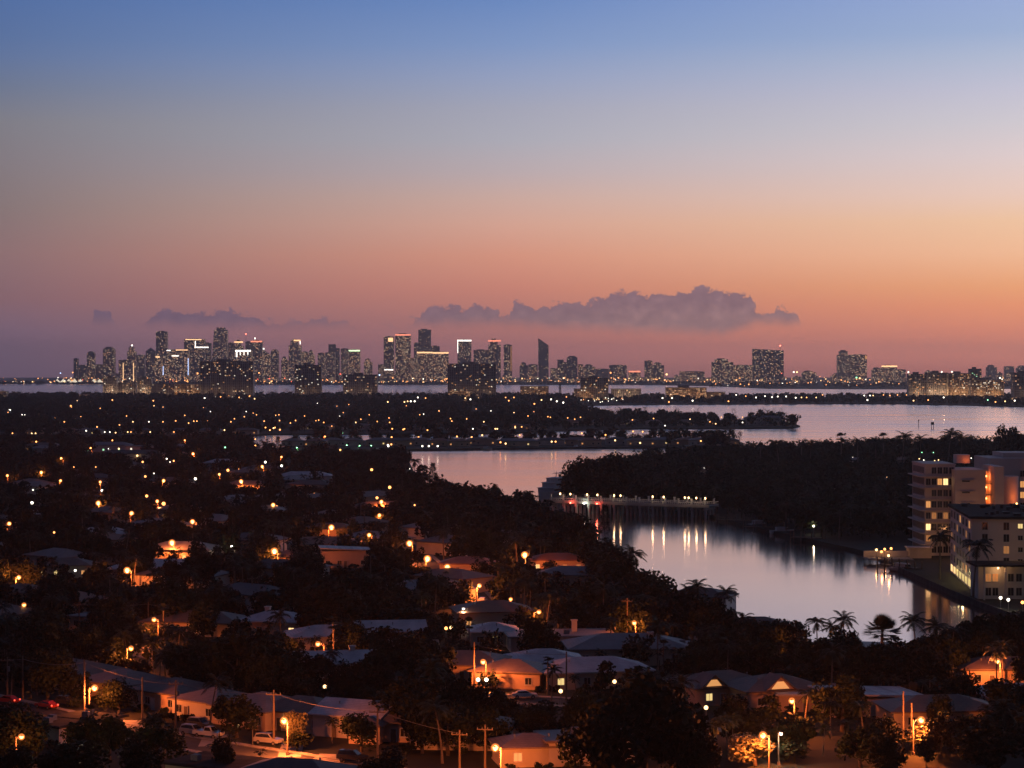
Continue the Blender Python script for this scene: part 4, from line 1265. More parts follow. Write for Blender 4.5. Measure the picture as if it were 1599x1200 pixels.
isl = 'small light glowing among the dark trees of the wooded island'
for px, py, k in [(35, 648, 'w'), (87, 653, 'o'), (101, 659, 'o'), (198, 650, 'o'), (187, 664, 'o'), (208, 659, 'y'), (152, 667, 'o'), (135, 673, 'w'), (233, 659, 'w'), (255, 659, 'o'), (289, 649, 'o'), (303, 658, 'o'), (308, 658, 'o'), (295, 661, 'o'), (325, 658, 'o'), (361, 659, 'o'),
                  (318, 637, 'o'), (329, 643, 'w'), (382, 651, 'o'), (385, 643, 'w'), (351, 672, 'y'), (401, 648, 'o'), (431, 649, 'o'), (436, 648, 'o'), (437, 657, 'o'), (413, 658, 'o'), (454, 661, 'o'), (462, 657, 'o'), (476, 650, 'o'), (430, 668, 'o'), (415, 668, 'o'), (422, 672, 'o'), (506, 660, 'o'),
                  (531, 650, 'w'), (556, 660, 'y'), (564, 655, 'o'), (577, 648, 'o'), (608, 653, 'o'), (609, 660, 'o'), (613, 670, 'o'), (630, 671, 'o'), (632, 670, 'o'), (635, 634, 'o'), (662, 647, 'w'), (686, 642, 'y'), (704, 654, 'o'), (706, 658, 'o'), (744, 639, 'o'), (756, 659, 'y'), (767, 642, 'w'),
                  (668, 672, 'o'), (739, 670, 'w'), (774, 670, 'y'), (777, 670, 'y'), (496, 630, 'w'), (535, 676, 'g'), (887, 653, 'o'), (898, 655, 'o'), (907, 652, 'o'), (988, 656, 'o'), (1021, 654, 'o'), (1039, 665, 'w'), (1078, 655, 'y'), (1109, 659, 'o'), (1118, 662, 'y'), (1127, 652, 'o'), (1160, 652, 'o'),
                  (856, 651, 'o'), (860, 652, 'o'), (1160, 660, 'w'), (1232, 659, 'w'), (805, 668, 'y'), (815, 667, 'o'), (825, 650, 'o'), (15, 640, 'w'), (112, 636, 'o'), (121, 626, 'y'), (255, 636, 'o'), (157, 638, 'o')]:
    put_bead(px, py, k, isl, 'lights in the wooded island', 0.9)
for px, py, k in [(612, 683, 'o'), (654, 683, 'o'), (714, 682, 'o'), (753.5, 680, 'y'), (737, 683, 'o'), (812, 680, 'o'), (909, 677, 'o'), (946, 679.5, 'o'), (989, 674, 'o'), (1004, 674.5, 'o'), (660, 697, 'w'), (670, 697, 'w'), (684, 697, 'w'), (790, 693, 'y'), (782, 691, 'o'), (961, 688, 'y'), (862, 690, 'y'), (868, 690, 'o'), (1095, 689, 'o'), (607, 697, 'w'), (1000, 692, 'y')]:
    put_bead(px, py, k, 'small light on the narrow island strip across the basin', 'lights on the narrow island strip', 0.9)
for px, py, k in [(164, 675, 'w'), (172, 675, 'w'), (181, 676, 'y'), (200, 675, 'y'), (205, 675, 'o'), (235, 675, 'y'), (272, 675, 'o'), (20, 677, 'o'), (50, 677, 'y'), (56, 677, 'y'), (186, 701, 'y'), (200, 701, 'w'), (176, 688, 'o'), (352, 699, 'g'), (399, 686, 'o')]:
    put_bead(px, py, k, 'small light along the canal bank opposite the gardens', 'lights along the canal bank', 0.8)
for px, py, k in [(573, 780, 'y'), (580, 779, 'w'), (584, 778, 'w'), (648, 791, 'o'), (640, 734, 'w'), (491, 773, 'o'), (158, 751, 'o'), (116, 731, 'o'), (150, 731, 'o'), (266, 723, 'w'), (241, 741, 'w'), (334, 812, 'o'), (52, 767, 'w'), (85, 834, 'o'), (118, 869, 'w'), (47, 874, 'w'), (118, 894, 'w'), (1100, 733, 'w'), (1332, 716, 'w'),
                  (1409, 719, 'w'), (1436, 718, 'y'), (1443, 720, 'w'), (1460, 721, 'y'), (1466, 720, 'y'), (1492, 718, 'w'), (1517, 717, 'w'), (1440, 708, 'g'), (1458, 708, 'g'), (1386, 747, 'y'), (705, 984, 'y'), (697, 985, 'o'), (651, 970, 'o'), (508, 1077, 'y'), (747, 1066, 'w'), (760, 1066, 'w'), (1235, 1031, 'y'), (1400, 1050, 'w'), (960, 1069, 'y'), (876, 1084, 'y'), (1103, 1110, 'y'), (907, 783, 'g')]:
    put_bead(px, py, k, 'small garden light shining out of the dark gardens', 'garden lights in the dark gardens', 0.5, h=4.0)
extra_lights()
ml = 'bright light on the waterfront of the far island'
for px in np.arange(905, 972, 3.1):
    for _ in range(1):
        put_bead(px + random.uniform(-2, 2), random.uniform(616, 629), random.choice('wwyyow'), ml, 'lights on the far island waterfront', 1.0, 3)
for px, py, k in [(846, 625, 'y'), (861, 624, 'w'), (870, 627, 'w'), (885, 620, 'o'), (880, 629, 'w'), (835, 631, 'o'), (1045, 628, 'o'), (1035, 622, 'w'), (1050, 622, 'w'), (1082, 626, 'w'), (1090, 619, 'o'), (1108, 618, 'o'), (1138, 627, 'o'), (1150, 617, 'w'), (1165, 619, 'o'), (1181, 621, 'w'), (1195, 619, 'w'), (1206, 620.5, 'w'), (1215, 619.5, 'w'), (1228, 619.5, 'w'), (1243, 621.5, 'w'),
                  (1252, 621, 'y'), (1260, 621, 'o'), (1285, 617, 'o'), (1275, 621, 'y'), (1350, 618, 'w'), (1359, 618, 'w'), (1364, 618, 'y'), (1355, 625, 'w'), (1380, 617, 'o'), (1390, 618, 'o'), (1402, 617, 'o'), (1416, 617, 'o'), (1450, 625, 'o'), (1427, 626, 'y'), (1474, 621, 'w'), (1482, 615, 'w'), (1500, 614, 'w'), (1510, 614, 'w'), (1520, 615, 'w'), (1532, 614, 'y'), (1543, 625, 'g'), (1570, 627, 'y'),
                  (1555, 628, 'o'), (1585, 626, 'w'), (320, 622, 'w'), (345, 620, 'o'), (362, 618, 'o'), (374, 621, 'o'), (390, 619, 'o'), (398, 623, 'y'), (117, 627, 'o'), (176, 625, 'o'), (111, 634, 'o'), (240, 626, 'o'), (653, 621, 'w'), (665, 622, 'o'), (795, 626, 'o'), (803, 621, 'o'), (790, 621, 'o'), (735, 624, 'w'), (727, 622, 'y'), (606, 628, 'y'), (632, 628, 'y'), (637, 627, 'y'), (642, 627, 'w'), (648, 627, 'w')]:
    put_bead(px, py, k, ml, 'lights on the far island waterfront', 1.9 if k == 'w' else 1.6, 6)
for px, py, k, s in [(91, 590, 'w', 3), (95, 583, 'b', 3), (114, 582, 'o', 4), (309, 583.5, 'o', 5), (405, 582.5, 'o', 4.5), (358, 586, 'y', 3), (1041.5, 585, 'y', 6), (954, 582.5, 'o', 5), (1487, 581, 'w', 5), (1221, 583.5, 'r', 3), (1240, 581.3, 'w', 5), (1245, 581.4, 'y', 5), (1338, 590, 'g', 5), (1343, 591, 'y', 5), (1562, 590.5, 'w', 5), (1537, 591.5, 'w', 4), (1419, 581.5, 'w', 5), (593, 586, 'b', 4), (532, 584.6, 'r', 4), (1442, 589, 'o', 4), (1471, 581.2, 'w', 5)]:
    x, dd = (px - 800) / FPX * 9900, 9900
    zz = CAM_H - (py - 580) * dd / FPX
    m_ = MB().tube([(0, 0, 0), (0, 0, zz - 1.2)], 0.35, 6, 0).ball((0, 0, zz - 1.2), s * .75, 10, 6, 1).mesh('lamp_mast', [M['metal'], M['bead_' + k]])
    tag(link('lamp_mast', m_, None, (x, dd, 1.2)), 'tall floodlight mast shining at the foot of the skyline', 'lamp', 'tall masts along the skyline')
cm_ = MB()
cm_mats = ['bead_o', 'bead_y', 'bead_w', 'bead_r']
for i in range(760):          # countless small lights of the city on the far shore, one mass
    px = random.uniform(-10, 1600)
    if px < 1110:
        dd = random.uniform(9780, 10080)
    else:
        dd = 7900 + random.random() ** 1.6 * 7000
    s_ = random.uniform(1.1, 3.0) * dd / 10000
    cm_.ball(((px - 800) / FPX * dd, dd, random.choice((random.uniform(6, 14), random.uniform(8, 30)))), s_, 6, 4, random.choice((0, 0, 0, 0, 1, 1, 2, 3 if px < 500 else 0)))
kind(cm_.build('city_lights', [M[k] for k in cm_mats]), 'stuff')

tent = MB().add([(-13, -9, 0), (13, -9, 0), (13, 9, 0), (-13, 9, 0), (0, 0, 15)], [(0, 1, 4), (1, 2, 4), (2, 3, 4), (3, 0, 4)])
tent.v = [(x, y, z + 9) for x, y, z in tent.v]
tent.box(-11, 11, -8, 8, 0, 9, 1)
tent_me = tent.mesh('tent_pavilion', [glow('lit_canvas', (1.0, .86, .62), 1.1), M['concrete']])
for px in (90, 99, 108, 117, 126, 147, 156, 165, 174, 182):
    o = link('tent_pavilion', tent_me, None, ((px - 800) / FPX * 9850, 9850, 1.2))
    tag(o, 'peaked white tent roof glowing at the port under the outer skyline', 'tent', 'white peaked tents at the port')

strip('driveway', M['walk'], [(498, 1200), (512, 1186), (522, 1178)], 4.5, 1.222)
strip('driveway', M['walk'], [(188, 1140), (205, 1125)], 3.5, 1.222)
strip('driveway', M['walk'], [(330, 1166), (338, 1148)], 4.0, 1.222)
strip('driveway', M['walk'], [(452, 1183), (458, 1160)], 3.5, 1.222)
strip('driveway', M['walk'], [(765, 1091), (772, 1080)], 3.5, 1.222)
strip('driveway', M['walk'], [(905, 1097), (912, 1086)], 3.5, 1.222)

# ------------------------------------------------------------------ bridge
bl, br = Vector((16.9, 927, 0)), Vector((82.5, 890, 0))
bdir = (br - bl).normalized(); blen = (br - bl).length
brz = math.atan2(bdir.y, bdir.x)
bridge = empty('bridge', (bl.x, bl.y, 0), 'long low concrete bridge on many piers across the cove', 'bridge', brz)
MB().box(0, blen, -4.6, 4.6, 4.9, 5.5).box(0, blen, -4.75, -4.35, 4.3, 5.6).box(0, blen, 4.35, 4.75, 4.3, 5.6).build('deck', M['stucco'], bridge)
MB().box(0, blen, -3.6, 3.6, 5.504, 5.52).build('roadway', M['road'], bridge)
for sgn in (-1, 1):
    m = MB().box(0, blen, sgn * 4.5 - .14, sgn * 4.5 + .14, 6.25, 6.5)
    for i in range(int(blen / .9)):
        m.box(i * .9 + .3, i * .9 + .52, sgn * 4.5 - .09, sgn * 4.5 + .09, 5.6, 6.25)
    m.build('railing', M['white'], bridge)
for i in range(13):
    x = 2 + i * (blen - 4) / 12
    m = MB().box(x - .55, x + .55, -4.4, 4.4, 3.5, 4.3)
    for yy in (-3.6, 0, 3.6):
        m.box(x - .4, x + .4, yy - .45, yy + .45, -1, 3.5)
        m.add([(x - 1.0, yy - .3, 3.5), (x - .4, yy - .3, 2.6), (x - .4, yy + .3, 2.6), (x - 1.0, yy + .3, 3.5), (x - .4, yy - .3, 3.5), (x - .4, yy + .3, 3.5)], [(0, 1, 4), (3, 5, 2), (0, 3, 2, 1)])
    m.build('pier', M['stucco'], bridge)
    for sgn in (-1, 1):
        MB().box(x - .3, x + .3, sgn * 4.5 - .3, sgn * 4.5 + .3, 5.6, 7.6).box(x - .4, x + .4, sgn * 4.5 - .4, sgn * 4.5 + .4, 7.6, 7.8).build('pillar', M['white'], bridge)
bl_root = empty('bridge_lamp', (0, 0, 0), '', 'lamp')
MB().tube([(0, 0, 0), (0, 0, 1.3)], [.12, .07], 8).build('post', M['dark'], bl_root)
MB().ball((0, 0, 1.7), (.32, .32, .48), 12, 8).build('globe', M['lens_warm'], bl_root)
ld = bpy.data.lights.new('lamp_light', 'POINT'); ld.energy = 140; ld.color = (1, .66, .36); ld.shadow_soft_size = .25
lo = bpy.data.objects.new('lamp_light', ld); col.objects.link(lo); lo.parent = bl_root; lo.location = (0, -.75, 2.0)
for i, px in enumerate([883, 899, 925, 941, 967, 977, 1027, 1044, 1077, 1083, 1095, 1109]):
    t = None
    # where the sight line to that column of the picture crosses the railing
    tx = (px - 800) / FPX
    s = (tx * bl.y - bl.x) / (bdir.x - tx * bdir.y)
    p = bl + bdir * s - Vector((-bdir.y, bdir.x, 0)) * 4.5
    o = bl_root if i == 0 else copy_tree(bl_root)
    o.location = (p.x, p.y, 6.5)
    tag(o, 'glowing white globe lamp on the bridge railing', 'lamp', 'globe lamps along the bridge')
    SHOW.append((px, 776, 6, 8, 880, 9))
for px, k in ((900, 'r'), (941, 'r'), (921, 'w')):
    tx = (px - 800) / FPX
    s = (tx * bl.y - bl.x) / (bdir.x - tx * bdir.y)
    p = bl + bdir * s - Vector((-bdir.y, bdir.x, 0)) * 5.1
    o = MB().box(-.15, .15, 0, .4, -.1, .1, 0).ball((0, -.3, 0), .34, 10, 7, 1).build('navigation_light', [M['metal'], M['lens_red'] if k == 'r' else M['lens_white']], None, (p.x, p.y, 4.6))
    tag(o, {900: 'red navigation light on the bridge side, nearer the yacht', 941: 'red navigation light over the bridge channel, with a long red reflection', 921: 'white navigation light between the two red ones on the bridge'}[px], 'navigation light')
    l2 = bpy.data.lights.new('navigation_glow', 'POINT'); l2.energy = 260; l2.color = (1, .1, .06) if k == 'r' else (.8, 1, .85); l2.shadow_soft_size = .3
    l3 = bpy.data.objects.new('navigation_glow', l2); col.objects.link(l3); l3.parent = o; l3.location = (0, -.75, 0)
    SHOW.append((px, 787, 5, 5, 880, 9))


# ------------------------------------------------------------------ the white apartment buildings by the cove
def pl(px, py, d):
    return ((px - 800) / FPX * d, CAM_H - (py - 580) * d / FPX)


def point(parent, loc, e, c, r=.25, name='lamp_light'):
    l = bpy.data.lights.new(name, 'POINT'); l.energy = e; l.color = c; l.shadow_soft_size = r
    o = bpy.data.objects.new(name, l); col.objects.link(o); o.parent = parent; o.location = loc
    return o


D1 = 694.0
xa, zt = pl(1445, 727, D1)
a1 = empty('apartment_building', (xa, D1, 1.2), 'tall white apartment building with balcony slabs and a glowing orange stair slot', 'apartment building')
s1 = D1 / FPX
h1 = zt - 1.2
WL = 47 * s1
MB().box(0, WL, 0, 22, 0, h1).build('wall', M['apartment_wall'], a1)
fl1 = 8
slab = MB().box(-1.5, WL + .02, -0.85, 22.2, -.14, .14).mesh('balcony', M['apartment_wall'])
big_win = {}
for k in ('pane', 'lit', 'lit_dim', 'lit_bright', 'lit_yellow'):
    m = MB().box(-.72, .72, -.05, .02, 0, 2.0, 0)
    for x0, x1, z0, z1 in ((-.8, -.72, -.08, 2.08), (.72, .8, -.08, 2.08), (-.72, .72, 2.0, 2.08), (-.72, .72, -.08, 0), (-.03, .03, 0, 2.0)):
        m.box(x0, x1, -.1, .01, z0, z1, 1)
    big_win[k] = m.mesh('window', [M[k], M['trim']])
rows = ['-pppp', 'pplbp', '-pppp', 'lpppp', 'pdpdp', 'bpppp', 'dpppp', 'ppppp']
for f in range(fl1):
    zf = h1 - (f + 1) * h1 / fl1
    if f < 7:
        link('balcony', slab, a1, (0, 0, zf))
    for i, c in enumerate(rows[f]):
        if c != '-':
            link('window', big_win[{'p': 'pane', 'l': 'lit', 'd': 'lit_dim', 'b': 'lit_bright'}[c]], a1, (1.0 + i * 1.85, -.01, zf + .95))
    for k2 in range(9):
        link('window', big_win['pane'], a1, (-.01, 2 + k2 * 2.2, zf + .95), R(-90))
MB().box(-.15, WL + .15, -.15, 22.15, h1 - .005, h1 + .5).build('parapet', M['apartment_wall'], a1)
x0_, _z = pl(1498, 719, D1); x1_, _ = pl(1519, 719, D1)
MB().box(x0_ - xa, x1_ - xa, 4, 9, h1 + .5, h1 + 3.2).build('roof_room', M['apartment_wall'], a1)
point(a1, (x1_ - xa - 1.2, 2.6, h1 + 1.5), 60, SOD)
# stair block nearer the camera
h2 = pl(1500, 734, 688)[1] - 1.2
xs0, xs1, xs2 = (pl(p, 0, 688)[0] - xa for p in (1492, 1540, 1554))
MB().prism([(xs0 + .02, -6), (xs1, -6), (xs1, 14), (xs0 + .02, 14)], 0, h2).build('stair_wall', M['apartment_wall'], a1)
MB().box(xs1 + .005, xs2, -1.0, 14, 0, h2 - .6).build('stair_recess_wall', M['peach'], a1)
for f in range(7):
    zz = h2 - 4.4 - f * 3.55
    MB().box(xs0 + 2.2, xs0 + 4.6, -6.06, -5.98, zz + .6, zz + 1.05).build('slot_window', M['pane'], a1)
    MB().box(xs0 + 1.6, xs0 + 6.2, -6.5, -6.0, zz + 1.15, zz + 1.27).build('sunshade', M['apartment_wall'], a1)
    MB().box(xs1 + .02, xs2 - .02, -5.8, -1.005, zz - .2, zz).build('landing', M['concrete'], a1)
    lp_ = MB().ball((xs1 + 1.1, -1.35, zz + 2.2), .22, 8, 6).build('wall_lamp', M['lens'], a1)
    if f < 5:
        point(a1, (xs1 + 1.1, -2.2, zz + 2.0), 170, SOD)
hf = pl(1560, 729, 684)[1] - 1.2
xf0, xf1 = (pl(p, 0, 684)[0] - xa for p in (1554, 1568))
MB().box(xf0 + .02, xf1, -10, 8, 0, hf).build('fin_wall', M['apartment_wall'], a1)
xr0, xr1 = (pl(p, 0, 712)[0] - xa for p in (1546, 1640))
hr = pl(1550, 716, 712)[1] - 1.2
MB().box(xr0, xr1, 18, 42, 0, hr).build('rear_block_wall', M['apartment_wall'], a1)
xr2 = pl(1569, 0, 716)[0] - xa
MB().box(xr2, xr1, 24, 40, hr, pl(1550, 708, 716)[1] - 1.2).build('rear_roof_room', M['apartment_wall'], a1)
# rounded stair drum lit warm from below
xd = pl(1580, 0, 700)[0] - xa
hd_ = pl(1580, 744, 700)[1] - 1.2
m = MB()
pts = [(xd + 2.6 * math.cos(t), 8 + 4 * math.sin(t)) for t in np.linspace(0, 2 * math.pi, 28, endpoint=False)]
m.prism(pts, 0, hd_).build('drum_wall', M['apartment_wall'], a1)
point(a1, (xd + .6, 0.6, hd_ - 7), 420, SOD)
MB().ball((xd + .6, 1.4, hd_ - 8.5), .25, 8, 6).build('wall_lamp', M['lens'], a1)
for f in range(8):
    zz = hr - 6 - f * 3.5
    for xx, c in ((1597, 'lit' if f in (1, 2, 4) else 'pane'), (1608, 'lit_dim'), (1620, 'pane')):
        link('window', big_win[c], a1, (pl(xx, 0, 712)[0] - xa, 17.98, zz))
for lx, ly, e in ((5, -16, 420), (11, -24, 800), (22, -22, 900)):
    point(a1, (lx, ly, 6.5), e, (1, .42, .15))
SHOW.append((1505, 790, 62, 70, 680, 3))

A_, B_, C_, D_ = Vector((128.6, 638.7)), Vector((123.4, 584.6)), Vector((153, 578)), Vector((158, 633))
a2 = empty('apartment_building', (B_.x, B_.y, 1.2), 'lower white apartment block with a flat black roof and yellow lit ground floor', 'apartment building')
h = 19.2
rel = [(v.x - B_.x, v.y - B_.y) for v in (A_, B_, C_, D_)]
MB().prism(rel, 0, h).build('wall', M['apartment_wall'], a2)


def off(poly, o):
    c = (sum(p[0] for p in poly) / 4, sum(p[1] for p in poly) / 4)
    return [(p[0] + (o if p[0] > c[0] else -o), p[1] + (o if p[1] > c[1] else -o)) for p in poly]


MB().prism(off(rel, .7), h + .002, h + .7).build('roof', M['roof_flat'], a2)
m = MB()
for i in range(26):
    t, s = random.random(), random.uniform(.05, .9)
    p = Vector(rel[1]).lerp(Vector(rel[2]), t).lerp(Vector(rel[0]).lerp(Vector(rel[3]), t), s)
    sz = random.uniform(.3, 1.0)
    m.box(p.x - sz, p.x + sz, p.y - sz, p.y + sz, h + .7, h + .7 + random.uniform(.4, 1.2))
kind(m.build('roof_equipment', M['dark'], a2), 'stuff')
p = Vector(rel[1]).lerp(Vector(rel[3]), .72)
MB().box(p.x, p.x + 8, p.y, p.y + 7, h + .7, h + 5.6).build('roof_room', M['apartment_wall'], a2)
dl = (B_ - A_); nl = Vector((dl.y, -dl.x)).normalized()
rzl = math.atan2(dl.y, dl.x)
dr = (C_ - B_)
rzr = math.atan2(dr.y, dr.x)
for f in range(6):
    zz = h - 2.9 - f * 3.15
    for i in range(7):
        q = A_.lerp(B_, (i + .6) / 7.2) - B_
        if f == 5:
            c = 'lit_yellow' if i > 1 else 'lit_bright'
        else:
            c = random.choice(['pane'] * 9 + ['lit', 'lit_dim'])
        ow = link('window', big_win[c], a2, (q.x, q.y, zz), rzl)
        ow.scale = (2.3 if f < 5 else 3.6, 1, 1)
    if f < 5:
        for t, c in ((.115, 'pane'), (.30, {2: 'lit_dim'}.get(f, 'pane')), (.42, 'pane'), (.55, 'pane'), (.93, ('lit_dim', 'lit', 'lit_dim', 'lit', 'lit_bright')[f])):
            if t in (.42, .55):
                q = B_.lerp(C_, t) - B_
                link('window', HW['lit_yellow' if (f == 0 and t == .42) else 'pane'], a2, (q.x, q.y, zz + 1.1), rzr)
            elif not (t == .115 and f not in (0, 1)):
                q = B_.lerp(C_, t) - B_
                link('window', big_win[c], a2, (q.x, q.y, zz), rzr)
q = B_.lerp(C_, .66) - B_
o = MB().box(0, 3.0, -.05, .05, .6, h - .6).build('stair_glass', M['pane'], a2, (q.x, q.y, 0), rzr)
for f in range(5):
    MB().box(0, 3.0, -.16, -.055, 2.8 + f * 3.3, 3.0 + f * 3.3).build('rail', M['dark'], a2, (q.x, q.y, 0), rzr)
for i in range(4):
    q = A_.lerp(B_, .35 + i * .18) - B_ - nl * 0
    point(a2, (q.x - 1.8, q.y - .4, 2.6), 120, (1, .75, .35))
point(a2, (9, -12, 11.5), 260, (1, .55, .26))
SHOW.append((1540, 865, 58, 60, 590, 3))

xc, zc = pl(1528, 881, 562)
a3 = empty('pavilion', (xc, 562, 1.2), 'low dark roofed pavilion with a bright entrance lamp below the white blocks', 'building')
hp = zc - 1.2
MB().box(0, 22, 0, 9, 0, hp - .5).build('wall', M['stucco'], a3)
MB().box(-1.2, 24, -3.2, 10, hp - .498, hp).build('roof', M['roof_flat'], a3)
for x in (1.0, 6.5, 12, 18):
    MB().box(x - .2, x + .2, -2.8, -2.4, 0, hp - .5).build('column', M['apartment_wall'], a3)
for x, c in ((2.6, 'lit_dim'), (4.4, 'lit_dim'), (8.4, 'pane'), (10.5, 'pane'), (14, 'pane')):
    link('window', big_win[c], a3, (x, -.02, hp * .5))
    link('window', big_win['pane'], a3, (x, -.02, .9))
MB().ball((4.7, -2.0, hp - .9), .26, 10, 6).build('entrance_lamp', M['lens_warm'], a3)
point(a3, (4.7, -2.0, hp - 1.5), 160, (1, .5, .2))
SHOW.append((1560, 905, 35, 22, 555, 2))
for px, py, t, lab in [(1563, 934, 'w', 'white lamp on the quay below the pavilion, first of three'), (1575, 937, 'w', 'white lamp on the quay below the pavilion, second of three'), (1597, 941, 'o', 'warm lamp at the quay end below the pavilion'),
                       (1377, 862, 'o', 'largest warm lamp on the waterside terrace by the white blocks'), (1382, 858, 'o', 'warm lamp at the back of the waterside terrace'), (1392, 857, 'o', 'warm lamp at the inland end of the waterside terrace'), (1388, 868, 'y', 'warm lamp at the water edge of the terrace'), (1369, 859, 'y', 'dim lamp post at the near end of the terrace by the black trees'), (1271, 822, 'w', 'single white lamp on the dock of the black wooded shore')]:
    o = put_bead(px, py, t, lab, None, .55, 9)
    if t != 'r':
        point(o, (0, -1.6, 6.0), 200 if t == 'w' else 90, (1, .85, .6) if t == 'w' else (1, .45, .15))
tr = empty('terrace', (*at(1384, 874), 1.2), 'lit waterside terrace with low white walls', 'terrace')
MB().box(-6, 8, -3, 6, 0, .35).build('paving', M['walk'], tr)
MB().box(-6, 8, 6, 6.3, .0, 2.2).build('back_wall', M['apartment_wall'], tr)
MB().box(8, 15, 4, 9, 0, 3.2).build('pool_house_wall', M['cream'], tr)
MB().box(7.5, 15.5, 3.5, 9.5, 3.202, 3.5).build('pool_house_roof', M['apartment_wall'], tr)

# ------------------------------------------------------------------ boats, docks, markers
def hull(L, W, Hh, n=9):
    vs, fs = [], []
    for i in range(n):
        t = i / (n - 1)
        wv = W / 2 * (1 - max(0, (t - .45) / .55) ** 2.2) if t < 1 else 0.02
        sh = Hh * (1 + .35 * t * t)
        x = -L / 2 + L * t
        vs += [(x, -wv, sh), (x, -wv * .75, .2), (x * .97, 0, -.5), (x, wv * .75, .2), (x, wv, sh)]
    for i in range(n - 1):
        for j in range(4):
            a = i * 5 + j
            fs.append((a, a + 1, a + 6, a + 5))
        fs.append((i * 5, i * 5 + 5, i * 5 + 9, i * 5 + 4))
    fs.append((0, 4, 3, 2, 1))
    return vs, fs


x, y = at(863, 783, 0)
yt = empty('yacht', (x, y + 8, 0), 'large white motor yacht with stacked decks moored behind the bridge', 'yacht', R(-112))
vs, fs = hull(34, 9, 3.6)
MB().add(vs, fs).build('hull', M['white'], yt, smooth=False)
for (a, b, wv, z0, z1, nm) in ((-14, 8, 3.9, 3.8, 6.2, 'lower_deck'), (-12, 4, 3.4, 6.2, 8.5, 'upper_deck'), (-9, 0, 2.8, 8.5, 10.4, 'bridge_deck')):
    MB().prism([(a, -wv), (b, -wv), (b + 2.4, 0), (b, wv), (a, wv)], z0, z1 - .25).build(nm, M['white'], yt)
    MB().prism([(a - 1.5, -wv - .3), (b + .6, -wv - .3), (b + 3, 0), (b + .6, wv + .3), (a - 1.5, wv + .3)], z1 - .248, z1 - .02).build('deck_roof', M['white'], yt)
    for sgn in (-1, 1):
        MB().box(a + 1, b - .5, sgn * wv - .03, sgn * wv + .03, z0 + .7, z1 - .7).build('window_band', M['pane'], yt)
MB().tube([(-5, 0, 10.3), (-6, 0, 13.2)], [.25, .12], 6).box(-7.2, -4.8, -1.6, 1.6, 12.2, 12.4).build('mast', M['white'], yt)
SHOW.append((863, 760, 16, 20, 990, 4))
point(yt, (-13, -6.5, 5), 200, (1, .8, .55))
MB().ball((-13, -4.4, 5.3), .3, 8, 6).build('deck_lamp', M['lens_white'], yt)
x, y = at(886, 768, 1.2)
bh = empty('boat_house', (x, y, 1.2), 'open boat lift tower with a lamp beside the moored yacht', 'boat house')
for xx in (-3, 3):
    for yy in (-2, 2):
        MB().box(xx - .2, xx + .2, yy - .2, yy + .2, -1, 9).build('post', M['white'], bh)
MB().box(-4, 4, -3, 3, 9, 9.4).build('roof', M['roof_grey'], bh)
MB().box(-3.2, 3.2, -2.2, 2.2, 4.0, 4.25).build('platform', M['wood'], bh)
MB().ball((-1, -2.6, 8.6), .3, 8, 6).build('lamp_globe', M['lens_warm'], bh)
point(bh, (-1, -3.4, 8.2), 300, (1, .6, .3))
SHOW.append((884, 758, 12, 12, 990, 3))

mbp = empty('motor_boat', (0, 0, 0), '', 'motor boat')
vs, fs = hull(9, 2.9, 1.1)
MB().add(vs, fs).build('hull', M['white'], mbp)
MB().prism([(-2.4, -1.0), (1.2, -1.0), (2.2, 0), (1.2, 1.0), (-2.4, 1.0)], 1.15, 2.3).build('cabin', M['white'], mbp)
MB().prism([(1.0, -1.03), (1.25, -1.03), (2.28, 0), (1.25, 1.03), (1.0, 1.03)], 1.5, 2.1).build('windscreen', M['pane'], mbp)
MB().box(-2.6, 1.0, -1.15, 1.15, 2.302, 2.42).build('roof', M['white'], mbp)
for i, (px, py, rz, lab) in enumerate([(900, 700, 70, 'white motor boat moored at the narrow island strip'), (590, 705, 20, 'white motor boat below the green floodlights'), (1185, 823, 30, 'small white boat at the dark dock past the bridge'), (1412, 893, -40, 'white boat tied to the quay before the white blocks'),
                                       (1222, 834, 10, 'small pale boat lying off the black wooded shore'), (760, 703, 0, 'white motor boat mid way along the strip shore'), (1075, 701, 10, 'white motor boat near the dock end of the strip')]):
    o = mbp if i == 0 else copy_tree(mbp)
    x, y = at(px, py, 0)
    o.location = (x, y, 0.1); o.rotation_euler = (0, 0, R(rz))
    tag(o, lab, 'motor boat')


def dock(px, py, L, W, rz, lab, n=5, z=1.5):
    x, y = at(px, py, 0)
    r = empty('dock', (x, y, 0), lab, 'dock', R(rz))
    MB().box(-L / 2, L / 2, -W / 2, W / 2, z - .25, z).build('planking', M['wood'], r)
    me = MB().tube([(0, 0, -1), (0, 0, z + 2.0)], .2, 8).mesh('piling', M['wood'])
    for i in range(n):
        for sgn in (-1, 1):
            link('piling', me, r, (-L / 2 + L * i / (n - 1), sgn * (W / 2 + .22), 0))
    return r


